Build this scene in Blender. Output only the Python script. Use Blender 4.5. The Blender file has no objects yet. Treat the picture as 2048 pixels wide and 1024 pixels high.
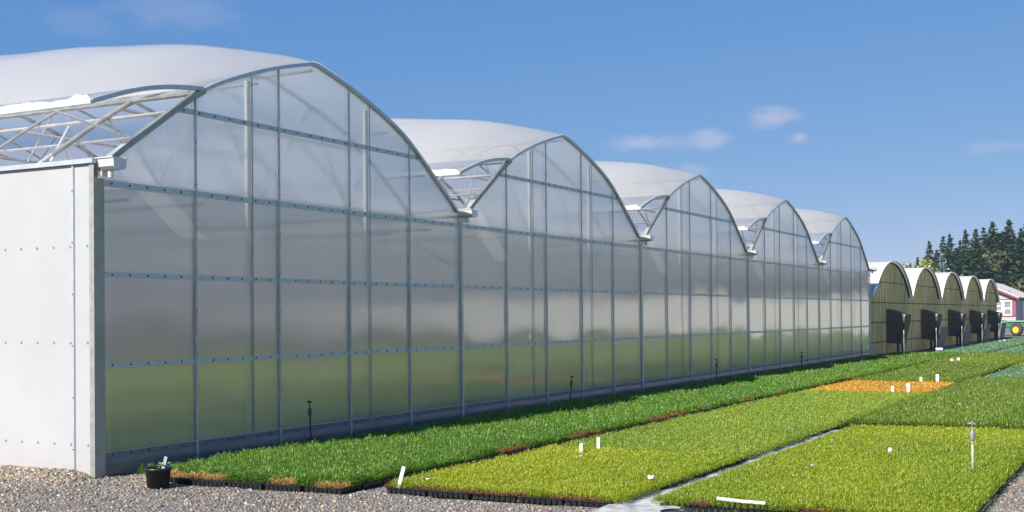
import bpy, bmesh, math, random
import numpy as np
from mathutils import Vector, Matrix

random.seed(7)
rng = np.random.default_rng(11)
scene = bpy.context.scene
COL = scene.collection
PI = math.pi

# ------------------------------------------------------------------ helpers
class MB:
    """collects faces; build() links them as one mesh object"""
    def __init__(s):
        s.v = []; s.f = []; s.m = []
    def face(s, pts, mi=0):
        i = len(s.v); s.v += [tuple(p) for p in pts]
        s.f.append(tuple(range(i, i + len(pts)))); s.m.append(mi)
    def box(s, x0, x1, y0, y1, z0, z1, mi=0):
        i = len(s.v)
        s.v += [(x, y, z) for z in (z0, z1) for y in (y0, y1) for x in (x0, x1)]
        for q in ((0, 2, 3, 1), (4, 5, 7, 6), (0, 1, 5, 4), (2, 6, 7, 3), (0, 4, 6, 2), (1, 3, 7, 5)):
            s.f.append(tuple(i + k for k in q)); s.m.append(mi)
    def prism(s, poly, axis, a, b, mi=0):
        """polygon (list of 2-tuples) extruded along axis from a to b"""
        def P(p, t):
            if axis == 'x': return (t, p[0], p[1])
            if axis == 'y': return (p[0], t, p[1])
            return (p[0], p[1], t)
        i = len(s.v); n = len(poly)
        s.v += [P(p, a) for p in poly] + [P(p, b) for p in poly]
        s.f.append(tuple(i + k for k in range(n))[::-1]); s.m.append(mi)
        s.f.append(tuple(i + n + k for k in range(n))); s.m.append(mi)
        for k in range(n):
            k2 = (k + 1) % n
            s.f.append((i + k, i + k2, i + n + k2, i + n + k)); s.m.append(mi)
    def tube(s, pts, r, seg=8, mi=0, cap=True, radii=None):
        pts = [Vector(p) for p in pts]; n = len(pts); i0 = len(s.v)
        up = None
        for k, p in enumerate(pts):
            t = (pts[min(k + 1, n - 1)] - pts[max(k - 1, 0)]).normalized()
            if up is None:
                up = Vector((0, 0, 1)) if abs(t.z) < .9 else Vector((1, 0, 0))
            a = t.cross(up).normalized(); b = t.cross(a).normalized()
            rr = radii[k] if radii else r
            for j in range(seg):
                an = 2 * PI * (j + .5) / seg
                s.v.append(tuple(p + a * math.cos(an) * rr + b * math.sin(an) * rr))
        for k in range(n - 1):
            for j in range(seg):
                j2 = (j + 1) % seg
                s.f.append((i0 + k * seg + j, i0 + k * seg + j2, i0 + (k + 1) * seg + j2, i0 + (k + 1) * seg + j)); s.m.append(mi)
        if cap:
            s.f.append(tuple(i0 + j for j in range(seg))[::-1]); s.m.append(mi)
            s.f.append(tuple(i0 + (n - 1) * seg + j for j in range(seg))); s.m.append(mi)
    def lathe(s, prof, c=(0, 0, 0), seg=20, mi=0):
        i0 = len(s.v); n = len(prof)
        for r, z in prof:
            for j in range(seg):
                a = 2 * PI * j / seg
                s.v.append((c[0] + r * math.cos(a), c[1] + r * math.sin(a), c[2] + z))
        for k in range(n - 1):
            for j in range(seg):
                j2 = (j + 1) % seg
                s.f.append((i0 + k * seg + j, i0 + k * seg + j2, i0 + (k + 1) * seg + j2, i0 + (k + 1) * seg + j)); s.m.append(mi)
    def grid(s, P, mi=0):
        """P[i][j] points"""
        i0 = len(s.v); a = len(P); b = len(P[0])
        for row in P: s.v += [tuple(p) for p in row]
        for i in range(a - 1):
            for j in range(b - 1):
                s.f.append((i0 + i * b + j, i0 + (i + 1) * b + j, i0 + (i + 1) * b + j + 1, i0 + i * b + j + 1)); s.m.append(mi)
    def build(s, name, mats, parent=None, smooth=False, loc=None, rot=None):
        me = bpy.data.meshes.new(name)
        me.from_pydata(s.v, [], s.f)
        for m in (mats if isinstance(mats, (list, tuple)) else [mats]): me.materials.append(m)
        me.polygons.foreach_set('material_index', s.m)
        if smooth:
            me.polygons.foreach_set('use_smooth', [True] * len(s.f))
        me.update()
        return link(name, me, parent, loc, rot)

def link(name, me, parent=None, loc=None, rot=None):
    o = bpy.data.objects.new(name, me); COL.objects.link(o)
    if parent: o.parent = parent
    if loc: o.location = loc
    if rot: o.rotation_euler = rot
    return o

def tag(o, label=None, cat=None, group=None, kind=None):
    if label: o['label'] = label
    if cat: o['category'] = cat
    if group: o['group'] = group
    if kind: o['kind'] = kind
    return o

def empty(name, loc=(0, 0, 0), rz=0):
    o = bpy.data.objects.new(name, None); COL.objects.link(o)
    o.location = loc; o.rotation_euler = (0, 0, rz); o.empty_display_size = .2
    return o

def copy_tree(o, parent=None):
    c = o.copy(); COL.objects.link(c)
    if parent: c.parent = parent
    for ch in [x for x in bpy.data.objects if x.parent == o]:
        copy_tree(ch, c)
    return c

def np_mesh(name, V, loops, starts, totals, mats, colors=None, mi=None, parent=None, smooth=False):
    me = bpy.data.meshes.new(name)
    me.vertices.add(len(V)); me.vertices.foreach_set('co', np.ascontiguousarray(V, np.float32).ravel())
    me.loops.add(len(loops)); me.loops.foreach_set('vertex_index', np.ascontiguousarray(loops, np.int32))
    me.polygons.add(len(starts)); me.polygons.foreach_set('loop_start', np.ascontiguousarray(starts, np.int32))
    me.polygons.foreach_set('loop_total', np.ascontiguousarray(totals, np.int32))
    for m in mats: me.materials.append(m)
    if mi is not None: me.polygons.foreach_set('material_index', np.ascontiguousarray(mi, np.int32))
    if smooth: me.polygons.foreach_set('use_smooth', np.ones(len(starts), bool))
    if colors is not None:
        ca = me.color_attributes.new('Col', 'FLOAT_COLOR', 'POINT')
        c4 = np.ones((len(V), 4), np.float32); c4[:, :3] = colors
        ca.data.foreach_set('color', c4.ravel())
    me.update(calc_edges=True)
    return link(name, me, parent)

def vnoise(x, y, seed=0):
    """smooth 2-D value noise 0..1"""
    r = np.random.default_rng(seed).random((64, 64))
    xi = np.floor(x).astype(int); yi = np.floor(y).astype(int)
    fx = x - xi; fy = y - yi
    fx = fx * fx * (3 - 2 * fx); fy = fy * fy * (3 - 2 * fy)
    a = r[xi % 64, yi % 64]; b = r[(xi + 1) % 64, yi % 64]; c = r[xi % 64, (yi + 1) % 64]; d = r[(xi + 1) % 64, (yi + 1) % 64]
    return (a * (1 - fx) + b * fx) * (1 - fy) + (c * (1 - fx) + d * fx) * fy

# ------------------------------------------------------------------ materials
def newmat(name):
    m = bpy.data.materials.new(name); m.use_nodes = True
    nt = m.node_tree; nt.nodes.clear()
    out = nt.nodes.new('ShaderNodeOutputMaterial')
    return m, nt, out

def N(nt, t, **kw):
    n = nt.nodes.new(t)
    for k, v in kw.items():
        if k in n.inputs: n.inputs[k].default_value = v
        else: setattr(n, k, v)
    return n

def L(nt, a, b): nt.links.new(a, b)

def noise_col(nt, c1, c2, scale, detail=4, coord='Object', stretch=None, lo=.35, hi=.65, rough=.55):
    tc = N(nt, 'ShaderNodeTexCoord')
    src = tc.outputs[coord]
    if stretch:
        mp = N(nt, 'ShaderNodeMapping'); mp.inputs['Scale'].default_value = stretch
        L(nt, src, mp.inputs[0]); src = mp.outputs[0]
    nz = N(nt, 'ShaderNodeTexNoise'); nz.inputs['Scale'].default_value = scale; nz.inputs['Detail'].default_value = detail
    nz.inputs['Roughness'].default_value = rough
    L(nt, src, nz.inputs['Vector'])
    cr = N(nt, 'ShaderNodeValToRGB')
    cr.color_ramp.elements[0].position = lo; cr.color_ramp.elements[1].position = hi
    cr.color_ramp.elements[0].color = (*c1, 1); cr.color_ramp.elements[1].color = (*c2, 1)
    L(nt, nz.outputs['Fac'], cr.inputs[0])
    return cr.outputs[0], nz.outputs['Fac'], src

def pbr(name, c1, c2=None, rough=.5, metal=0, scale=8, bump=0, stretch=None, spec=.5):
    m, nt, out = newmat(name)
    b = N(nt, 'ShaderNodeBsdfPrincipled'); b.inputs['Roughness'].default_value = rough; b.inputs['Metallic'].default_value = metal
    b.inputs['Specular IOR Level'].default_value = spec
    col, fac, _ = noise_col(nt, c1, c2 or tuple(x * .8 for x in c1), scale, stretch=stretch)
    L(nt, col, b.inputs['Base Color'])
    if bump:
        bp = N(nt, 'ShaderNodeBump'); bp.inputs['Strength'].default_value = bump; bp.inputs['Distance'].default_value = .01
        L(nt, fac, bp.inputs['Height']); L(nt, bp.outputs[0], b.inputs['Normal'])
    L(nt, b.outputs[0], out.inputs[0])
    return m

M = {}
M['galv'] = pbr('galvanised_steel', (.42, .45, .47), (.55, .58, .60), .42, .75, 14)
M['galv_light'] = pbr('zinc_bar', (.47, .51, .53), (.57, .60, .62), .45, .4, 10)
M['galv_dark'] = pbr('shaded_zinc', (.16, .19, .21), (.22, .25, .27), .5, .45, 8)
M['galv_dull'] = pbr('weathered_zinc', (.30, .31, .29), (.40, .41, .38), .55, .5, 9)
M['gutter'] = pbr('gutter_metal', (.62, .62, .62), (.75, .74, .73), .4, .3, 6)
M['steel_tube'] = pbr('truss_tube', (.36, .37, .34), (.50, .51, .48), .45, .55, 6)
M['screw'] = pbr('dark_screw', (.03, .04, .05), (.05, .06, .07), .5, .2, 20)
M['kick'] = pbr('kick_plate_metal', (.13, .13, .14), (.22, .205, .19), .38, .45, 2.5, stretch=(.6, 1, 5))
M['black_plastic'] = pbr('black_plastic', (.010, .011, .013), (.022, .024, .028), .38, 0, 30)
M['grey_plastic'] = pbr('grey_plastic', (.20, .22, .24), (.28, .30, .32), .5, 0, 30)
M['white_plastic'] = pbr('white_plastic', (.80, .80, .80), (.88, .88, .87), .45, 0, 30)
M['pvc'] = pbr('weathered_pvc', (.36, .36, .30), (.46, .46, .40), .55, 0, 20)
M['yellow_band'] = pbr('yellow_band', (.70, .62, .25), (.80, .72, .33), .5, 0, 30)
M['soil'] = pbr('potting_soil', (.025, .018, .012), (.07, .05, .035), .95, 0, 60, bump=.6)
M['under'] = pbr('bed_understory', (.03, .05, .012), (.07, .10, .02), .95, 0, 40, bump=.5)
M['hood'] = pbr('fan_hood_metal', (.105, .10, .078), (.14, .13, .105), .7, 0, 5)
M['hood_dark'] = pbr('fan_louvre', (.012, .012, .013), (.02, .02, .022), .6, 0, 5)
M['board'] = pbr('dark_board', (.045, .055, .065), (.085, .09, .10), .6, 0, 4, stretch=(1, 1, 4))
M['bark'] = pbr('bark', (.05, .035, .025), (.10, .075, .05), .95, 0, 6, bump=.5)

def thin_fresnel(nt, ior):
    """the same reflectance on both faces of a thin sheet"""
    ge = N(nt, 'ShaderNodeNewGeometry'); mr = N(nt, 'ShaderNodeMapRange')
    mr.inputs['To Min'].default_value = ior; mr.inputs['To Max'].default_value = 1 / ior
    L(nt, ge.outputs['Backfacing'], mr.inputs['Value'])
    fr = N(nt, 'ShaderNodeFresnel'); L(nt, mr.outputs[0], fr.inputs[0]); return fr
def film_mat():
    m, nt, out = newmat('milky_roof_film')
    col, fac, src = noise_col(nt, (.91, .88, .84), (.96, .93, .89), 1.6, 6, stretch=(1, .3, 1))
    d = N(nt, 'ShaderNodeBsdfDiffuse'); t = N(nt, 'ShaderNodeBsdfTranslucent'); g = N(nt, 'ShaderNodeBsdfGlossy')
    g.inputs['Roughness'].default_value = .32; g.inputs['Color'].default_value = (.9, .9, .9, 1)
    L(nt, col, d.inputs[0]); t.inputs[0].default_value = (.99, .96, .90, 1)
    mx = N(nt, 'ShaderNodeMixShader'); mx.inputs[0].default_value = .79
    L(nt, d.outputs[0], mx.inputs[1]); L(nt, t.outputs[0], mx.inputs[2])
    fr = thin_fresnel(nt, 1.25)
    mx2 = N(nt, 'ShaderNodeMixShader'); L(nt, fr.outputs[0], mx2.inputs[0]); L(nt, mx.outputs[0], mx2.inputs[1]); L(nt, g.outputs[0], mx2.inputs[2])
    bp = N(nt, 'ShaderNodeBump'); bp.inputs['Strength'].default_value = .35; bp.inputs['Distance'].default_value = .03
    L(nt, fac, bp.inputs['Height'])
    for s in (d, g): L(nt, bp.outputs[0], s.inputs['Normal'])
    tr = N(nt, 'ShaderNodeBsdfTransparent'); tr.inputs[0].default_value = (.97, .96, .94, 1)
    mx3 = N(nt, 'ShaderNodeMixShader'); mx3.inputs[0].default_value = .23
    L(nt, mx2.outputs[0], mx3.inputs[1]); L(nt, tr.outputs[0], mx3.inputs[2])
    L(nt, mx3.outputs[0], out.inputs[0])
    return m
M['film'] = film_mat()

M['bunch'] = pbr('white_bunched_film', (.50, .50, .52), (.66, .66, .66), .35, 0, 9, bump=.8)
def polycarb_mat():
    m, nt, out = newmat('twin_wall_polycarbonate')
    tc = N(nt, 'ShaderNodeTexCoord')
    # fine vertical flutes
    mp = N(nt, 'ShaderNodeMapping'); mp.inputs['Scale'].default_value = (1, 1, .02)
    L(nt, tc.outputs['Object'], mp.inputs[0])
    nz = N(nt, 'ShaderNodeTexNoise'); nz.inputs['Scale'].default_value = 60; nz.inputs['Detail'].default_value = 2
    L(nt, mp.outputs[0], nz.inputs['Vector'])
    bp = N(nt, 'ShaderNodeBump'); bp.inputs['Strength'].default_value = .10; bp.inputs['Distance'].default_value = .004
    L(nt, nz.outputs['Fac'], bp.inputs['Height'])
    g = N(nt, 'ShaderNodeBsdfAnisotropic'); g.inputs['Roughness'].default_value = .17; g.inputs['Color'].default_value = (1, .965, .91, 1)
    g.inputs['Anisotropy'].default_value = .75; g.inputs['Rotation'].default_value = .25
    tg = N(nt, 'ShaderNodeTangent', direction_type='RADIAL', axis='Z'); L(nt, tg.outputs[0], g.inputs['Tangent'])
    L(nt, bp.outputs[0], g.inputs['Normal'])
    r = N(nt, 'ShaderNodeBsdfRefraction'); r.inputs['IOR'].default_value = 1.12; r.inputs['Roughness'].default_value = .30
    r.inputs['Color'].default_value = (.98, .95, .90, 1)
    t = N(nt, 'ShaderNodeBsdfTranslucent'); t.inputs[0].default_value = (.98, .95, .89, 1)
    d = N(nt, 'ShaderNodeBsdfDiffuse'); d.inputs[0].default_value = (.82, .80, .74, 1)
    m1 = N(nt, 'ShaderNodeMixShader'); m1.inputs[0].default_value = .25
    L(nt, r.outputs[0], m1.inputs[1]); L(nt, t.outputs[0], m1.inputs[2])
    m2 = N(nt, 'ShaderNodeMixShader')
    # faint vertical ribs, dust and run marks in the sheet
    mp2 = N(nt, 'ShaderNodeMapping'); mp2.inputs['Scale'].default_value = (1, 1, .06); L(nt, tc.outputs['Object'], mp2.inputs[0])
    n2 = N(nt, 'ShaderNodeTexNoise'); n2.inputs['Scale'].default_value = 22; n2.inputs['Detail'].default_value = 5; L(nt, mp2.outputs[0], n2.inputs['Vector'])
    n3 = N(nt, 'ShaderNodeTexNoise'); n3.inputs['Scale'].default_value = .9; n3.inputs['Detail'].default_value = 4; L(nt, tc.outputs['Object'], n3.inputs['Vector'])
    a1 = N(nt, 'ShaderNodeMath', operation='MULTIPLY_ADD'); a1.inputs[1].default_value = .22; a1.inputs[2].default_value = .06; L(nt, n2.outputs['Fac'], a1.inputs[0])
    a2 = N(nt, 'ShaderNodeMath', operation='MULTIPLY_ADD'); a2.inputs[1].default_value = .22; L(nt, n3.outputs['Fac'], a2.inputs[0]); L(nt, a1.outputs[0], a2.inputs[2])
    L(nt, a2.outputs[0], m2.inputs[0])
    L(nt, m1.outputs[0], m2.inputs[1]); L(nt, d.outputs[0], m2.inputs[2])
    fr = thin_fresnel(nt, 2.45)
    m3 = N(nt, 'ShaderNodeMixShader')
    L(nt, fr.outputs[0], m3.inputs[0]); L(nt, m2.outputs[0], m3.inputs[1]); L(nt, g.outputs[0], m3.inputs[2])
    L(nt, m3.outputs[0], out.inputs[0])
    return m
M['poly'] = polycarb_mat()

def sidewall_mat():
    m, nt, out = newmat('white_wall_sheet')
    b = N(nt, 'ShaderNodeBsdfPrincipled'); b.inputs['Roughness'].default_value = .45
    col, fac, src = noise_col(nt, (.405, .405, .41), (.44, .44, .445), .9, 4)
    # splashed dirt close to the ground, an irregular real stain
    sp = N(nt, 'ShaderNodeSeparateXYZ'); L(nt, src, sp.inputs[0])
    nz = N(nt, 'ShaderNodeTexNoise'); nz.inputs['Scale'].default_value = 14; nz.inputs['Detail'].default_value = 6
    L(nt, src, nz.inputs['Vector'])
    ma = N(nt, 'ShaderNodeMath', operation='MULTIPLY_ADD'); ma.inputs[1].default_value = .35
    L(nt, nz.outputs['Fac'], ma.inputs[0]); L(nt, sp.outputs['Z'], ma.inputs[2])
    mr = N(nt, 'ShaderNodeMapRange'); mr.inputs['From Min'].default_value = .45; mr.inputs['From Max'].default_value = .20
    L(nt, ma.outputs[0], mr.inputs['Value'])
    mu = N(nt, 'ShaderNodeMath', operation='MULTIPLY'); mu.inputs[1].default_value = .45; L(nt, mr.outputs[0], mu.inputs[0])
    mx = N(nt, 'ShaderNodeMix', data_type='RGBA'); L(nt, mu.outputs[0], mx.inputs[0]); L(nt, col, mx.inputs[6]); mx.inputs[7].default_value = (.45, .38, .32, 1)
    L(nt, mx.outputs[2], b.inputs['Base Color']); L(nt, b.outputs[0], out.inputs[0])
    return m
M['sidewall'] = sidewall_mat()

def attr_leaf(name, trans=.45, gloss=.06, rough=.5):
    m, nt, out = newmat(name)
    at = N(nt, 'ShaderNodeAttribute', attribute_name='Col')
    d = N(nt, 'ShaderNodeBsdfDiffuse'); t = N(nt, 'ShaderNodeBsdfTranslucent'); g = N(nt, 'ShaderNodeBsdfGlossy'); g.inputs['Roughness'].default_value = rough
    L(nt, at.outputs['Color'], d.inputs[0]); L(nt, at.outputs['Color'], t.inputs[0])
    g.inputs[0].default_value = (.8, .8, .8, 1)
    mx = N(nt, 'ShaderNodeMixShader'); mx.inputs[0].default_value = trans
    L(nt, d.outputs[0], mx.inputs[1]); L(nt, t.outputs[0], mx.inputs[2])
    m2 = N(nt, 'ShaderNodeMixShader'); m2.inputs[0].default_value = gloss
    L(nt, mx.outputs[0], m2.inputs[1]); L(nt, g.outputs[0], m2.inputs[2]); L(nt, m2.outputs[0], out.inputs[0])
    return m
M['leaf'] = attr_leaf('seedling_leaf')
M['needle'] = attr_leaf('conifer_needle', .15, .02)
M['stone'] = attr_leaf('gravel_stone', 0, .02)

def gravel_mat():
    m, nt, out = newmat('gravel')
    b = N(nt, 'ShaderNodeBsdfPrincipled'); b.inputs['Roughness'].default_value = .95; b.inputs['Specular IOR Level'].default_value = .15
    tc = N(nt, 'ShaderNodeTexCoord')
    vo = N(nt, 'ShaderNodeTexVoronoi'); vo.inputs['Scale'].default_value = 42
    L(nt, tc.outputs['Object'], vo.inputs['Vector'])
    cr = N(nt, 'ShaderNodeValToRGB')
    e = cr.color_ramp.elements
    e[0].position = 0; e[0].color = (.13, .12, .11, 1); e[1].position = 1; e[1].color = (.38, .345, .31, 1)
    x = cr.color_ramp.elements.new(.5); x.color = (.22, .205, .19, 1)
    sp = N(nt, 'ShaderNodeSeparateColor'); L(nt, vo.outputs['Color'], sp.inputs[0]); L(nt, sp.outputs[0], cr.inputs[0])
    nz = N(nt, 'ShaderNodeTexNoise'); nz.inputs['Scale'].default_value = .8; nz.inputs['Detail'].default_value = 5
    L(nt, tc.outputs['Object'], nz.inputs['Vector'])
    mr = N(nt, 'ShaderNodeMapRange'); mr.inputs['From Min'].default_value = .3; mr.inputs['From Max'].default_value = .7; mr.inputs['To Min'].default_value = .75; mr.inputs['To Max'].default_value = 1.15
    L(nt, nz.outputs['Fac'], mr.inputs['Value'])
    vm = N(nt, 'ShaderNodeVectorMath', operation='SCALE'); L(nt, cr.outputs[0], vm.inputs[0]); L(nt, mr.outputs[0], vm.inputs['Scale'])
    L(nt, vm.outputs[0], b.inputs['Base Color'])
    bp = N(nt, 'ShaderNodeBump'); bp.inputs['Strength'].default_value = .9; bp.inputs['Distance'].default_value = .02; bp.invert = True
    L(nt, vo.outputs['Distance'], bp.inputs['Height']); L(nt, bp.outputs[0], b.inputs['Normal'])
    L(nt, b.outputs[0], out.inputs[0])
    return m
M['gravel'] = gravel_mat()

def olive_mat():
    """old stained fibreglass with vertical ribs and algae"""
    m, nt, out = newmat('stained_fibreglass')
    tc = N(nt, 'ShaderNodeTexCoord')
    mp = N(nt, 'ShaderNodeMapping'); mp.inputs['Scale'].default_value = (2.2, 1, .35); L(nt, tc.outputs['Object'], mp.inputs[0])
    nz = N(nt, 'ShaderNodeTexNoise'); nz.inputs['Scale'].default_value = 1.6; nz.inputs['Detail'].default_value = 7; nz.inputs['Roughness'].default_value = .65
    L(nt, mp.outputs[0], nz.inputs['Vector'])
    cr = N(nt, 'ShaderNodeValToRGB'); e = cr.color_ramp.elements
    e[0].position = .30; e[0].color = (.30, .25, .095, 1); e[1].position = .70; e[1].color = (.86, .73, .46, 1)
    x = e.new(.48); x.color = (.62, .51, .26, 1)
    L(nt, nz.outputs['Fac'], cr.inputs[0])
    d = N(nt, 'ShaderNodeBsdfDiffuse'); t = N(nt, 'ShaderNodeBsdfTranslucent')
    L(nt, cr.outputs[0], d.inputs[0]); L(nt, cr.outputs[0], t.inputs[0])
    mx = N(nt, 'ShaderNodeMixShader'); mx.inputs[0].default_value = .35; L(nt, d.outputs[0], mx.inputs[1]); L(nt, t.outputs[0], mx.inputs[2])
    L(nt, mx.outputs[0], out.inputs[0])
    return m
M['olive'] = olive_mat()

# ------------------------------------------------------------------ camera
RA = Vector((0.4699, -0.8827, -0.0)); YAW, PIT, ROL = math.radians(28.089), math.radians(.740), math.radians(-.530)
fwd = Vector((math.cos(YAW) * math.cos(PIT), math.sin(YAW) * math.cos(PIT), math.sin(PIT)))
rt = Vector((math.sin(YAW), -math.cos(YAW), 0)); up = rt.cross(fwd)
rt2 = rt * math.cos(ROL) + up * math.sin(ROL); up2 = up * math.cos(ROL) - rt * math.sin(ROL)
cam = bpy.data.cameras.new('camera'); cam.sensor_width = 36; cam.lens = 2459.8 / 2048 * 36
cam.shift_y = 90.1 / 2048; cam.clip_end = 4000; cam.clip_start = .05
co = bpy.data.objects.new('camera', cam); COL.objects.link(co)
mw = Matrix((rt2, up2, -fwd)).transposed().to_4x4(); mw.translation = (-9.361, -9.980, 1.671)
co.matrix_world = mw
scene.camera = co

# ------------------------------------------------------------------ light and sky
SUN = Vector((-8.1, 1.85, 6.0)).normalized()
sd = bpy.data.lights.new('sun', 'SUN'); sd.energy = 5.0; sd.angle = math.radians(.53); sd.color = (1, .955, .88)
so = bpy.data.objects.new('sun', sd); COL.objects.link(so)
so.rotation_euler = (-SUN).to_track_quat('-Z', 'Y').to_euler()
so.location = (-20, 5, 30)

w = bpy.data.worlds.new('World'); scene.world = w; w.use_nodes = True
nt = w.node_tree; nt.nodes.clear()
wo = nt.nodes.new('ShaderNodeOutputWorld'); bg = nt.nodes.new('ShaderNodeBackground'); bg.inputs[1].default_value = .10
sk = nt.nodes.new('ShaderNodeTexSky'); sk.sky_type = 'NISHITA'; sk.sun_disc = False
sk.sun_elevation = math.asin(SUN.z); sk.sun_rotation = math.atan2(SUN.x, SUN.y)
sk.air_density = .5; sk.dust_density = 0; sk.ozone_density = 5; sk.altitude = 1500
sep = N(nt, 'ShaderNodeSeparateColor'); L(nt, sk.outputs[0], sep.inputs[0]); comb = N(nt, 'ShaderNodeCombineColor')
# tone of the air: compresses the bright horizon of the sky model
for ch, (ref, val, g_) in enumerate(((.82, .87, .85), (1.65, 2.04, .48), (3.7, 4.25, .22))):
    p1 = N(nt, 'ShaderNodeMath', operation='MULTIPLY'); L(nt, sep.outputs[ch], p1.inputs[0]); p1.inputs[1].default_value = 1 / ref
    p2 = N(nt, 'ShaderNodeMath', operation='POWER'); L(nt, p1.outputs[0], p2.inputs[0]); p2.inputs[1].default_value = g_
    p3 = N(nt, 'ShaderNodeMath', operation='MULTIPLY'); L(nt, p2.outputs[0], p3.inputs[0]); p3.inputs[1].default_value = val
    L(nt, p3.outputs[0], comb.inputs[ch])
tc = N(nt, 'ShaderNodeTexCoord')
nz = N(nt, 'ShaderNodeTexNoise'); nz.inputs['Scale'].default_value = 26; nz.inputs['Detail'].default_value = 7; nz.inputs['Roughness'].default_value = .6
mp = N(nt, 'ShaderNodeMapping'); mp.inputs['Scale'].default_value = (1, 1, 2.2); L(nt, tc.outputs['Generated'], mp.inputs[0]); L(nt, mp.outputs[0], nz.inputs['Vector'])
total = None
# small fair-weather clouds: direction, half width, half height, density
for (d, sw, shh, dens) in [((.9193, .3684, .1390), .030, .0090, .52), ((.9378, .3183, .1392), .020, .0085, .48), ((.949, .2747, .1547), .024, .0088, .66),
                    ((.9573, .2533, .1391), .009, .0050, .5), ((.7064, .6667, .2377), .050, .020, .17), ((.655, .722, .226), .040, .012, .10),
                    ((.9865, .1064, .1247), .028, .0045, .2), ((.9348, .3363, .1143), .016, .007, .30), ((.90, .40, .115), .02, .006, .2)]:
    dv = Vector(d).normalized(); hx = dv.cross(Vector((0, 0, 1))).normalized(); vx = hx.cross(dv)
    a = N(nt, 'ShaderNodeVectorMath', operation='SUBTRACT'); L(nt, tc.outputs['Generated'], a.inputs[0]); a.inputs[1].default_value = dv
    ds = []
    for ax, s_ in ((hx, sw), (vx, shh)):
        q = N(nt, 'ShaderNodeVectorMath', operation='DOT_PRODUCT'); L(nt, a.outputs[0], q.inputs[0]); q.inputs[1].default_value = ax / s_
        p = N(nt, 'ShaderNodeMath', operation='MULTIPLY'); L(nt, q.outputs['Value'], p.inputs[0]); L(nt, q.outputs['Value'], p.inputs[1]); ds.append(p)
    # forward hemisphere only
    ln = N(nt, 'ShaderNodeVectorMath', operation='LENGTH'); L(nt, a.outputs[0], ln.inputs[0])
    ad = N(nt, 'ShaderNodeMath', operation='ADD'); L(nt, ds[0].outputs[0], ad.inputs[0]); L(nt, ds[1].outputs[0], ad.inputs[1])
    sq = N(nt, 'ShaderNodeMath', operation='SQRT'); L(nt, ad.outputs[0], sq.inputs[0])
    # distance disturbed by noise gives ragged, soft rims
    nn = N(nt, 'ShaderNodeMath', operation='MULTIPLY_ADD'); L(nt, nz.outputs['Fac'], nn.inputs[0]); nn.inputs[1].default_value = 2.4; nn.inputs[2].default_value = -1.2
    ad2 = N(nt, 'ShaderNodeMath', operation='ADD'); L(nt, sq.outputs[0], ad2.inputs[0]); L(nt, nn.outputs[0], ad2.inputs[1])
    mr = N(nt, 'ShaderNodeMapRange', interpolation_type='SMOOTHSTEP'); mr.inputs['From Min'].default_value = 1.25; mr.inputs['From Max'].default_value = .15
    mr.inputs['To Max'].default_value = dens; L(nt, ad2.outputs[0], mr.inputs['Value'])
    lt = N(nt, 'ShaderNodeMath', operation='LESS_THAN'); lt.inputs[1].default_value = .3; L(nt, ln.outputs['Value'], lt.inputs[0])
    mm = N(nt, 'ShaderNodeMath', operation='MULTIPLY'); L(nt, mr.outputs[0], mm.inputs[0]); L(nt, lt.outputs[0], mm.inputs[1])
    if total is None: total = mm.outputs[0]
    else:
        mxn = N(nt, 'ShaderNodeMath', operation='MAXIMUM'); L(nt, total, mxn.inputs[0]); L(nt, mm.outputs[0], mxn.inputs[1]); total = mxn.outputs[0]
# unseen low pale cloud bank, added so the wall's reflection turns paler and greyer
q1 = N(nt, 'ShaderNodeVectorMath', operation='DOT_PRODUCT'); L(nt, tc.outputs['Generated'], q1.inputs[0]); q1.inputs[1].default_value = (math.cos(math.radians(-75)), math.sin(math.radians(-75)), 0)
w1 = N(nt, 'ShaderNodeMapRange', interpolation_type='SMOOTHSTEP'); w1.inputs['From Min'].default_value = .42; w1.inputs['From Max'].default_value = .64; L(nt, q1.outputs['Value'], w1.inputs['Value'])
sz = N(nt, 'ShaderNodeSeparateXYZ'); L(nt, tc.outputs['Generated'], sz.inputs[0])
nz2 = N(nt, 'ShaderNodeTexNoise'); nz2.inputs['Scale'].default_value = 7; nz2.inputs['Detail'].default_value = 6; L(nt, mp.outputs[0], nz2.inputs['Vector'])
zz = N(nt, 'ShaderNodeMath', operation='MULTIPLY_ADD'); L(nt, nz2.outputs['Fac'], zz.inputs[0]); zz.inputs[1].default_value = -.16; L(nt, sz.outputs['Z'], zz.inputs[2])
w2 = N(nt, 'ShaderNodeMapRange', interpolation_type='SMOOTHSTEP'); w2.inputs['From Min'].default_value = .02; w2.inputs['From Max'].default_value = -.03; w2.inputs['To Max'].default_value = .62; L(nt, zz.outputs[0], w2.inputs['Value'])
w3 = N(nt, 'ShaderNodeMath', operation='MULTIPLY'); L(nt, w1.outputs[0], w3.inputs[0]); L(nt, w2.outputs[0], w3.inputs[1])
w4 = N(nt, 'ShaderNodeMath', operation='MAXIMUM'); L(nt, w3.outputs[0], w4.inputs[0]); L(nt, total, w4.inputs[1]); total = w4.outputs[0]
mx = N(nt, 'ShaderNodeMix', data_type='RGBA'); L(nt, total, mx.inputs[0]); L(nt, comb.outputs[0], mx.inputs[6]); mx.inputs[7].default_value = (3.9, 4.0, 5.0, 1)
L(nt, mx.outputs[2], bg.inputs[0]); L(nt, bg.outputs[0], wo.inputs[0])

scene.view_settings.view_transform = 'Standard'; scene.view_settings.look = 'None'
scene.view_settings.exposure = .6; scene.view_settings.gamma = 1
cy = scene.cycles
cy.max_bounces = 14; cy.diffuse_bounces = 9; cy.glossy_bounces = 4; cy.transmission_bounces = 8; cy.transparent_max_bounces = 8
cy.sample_clamp_indirect = 10; cy.caustics_reflective = False; cy.caustics_refractive = False
cy.use_denoising = True

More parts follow.
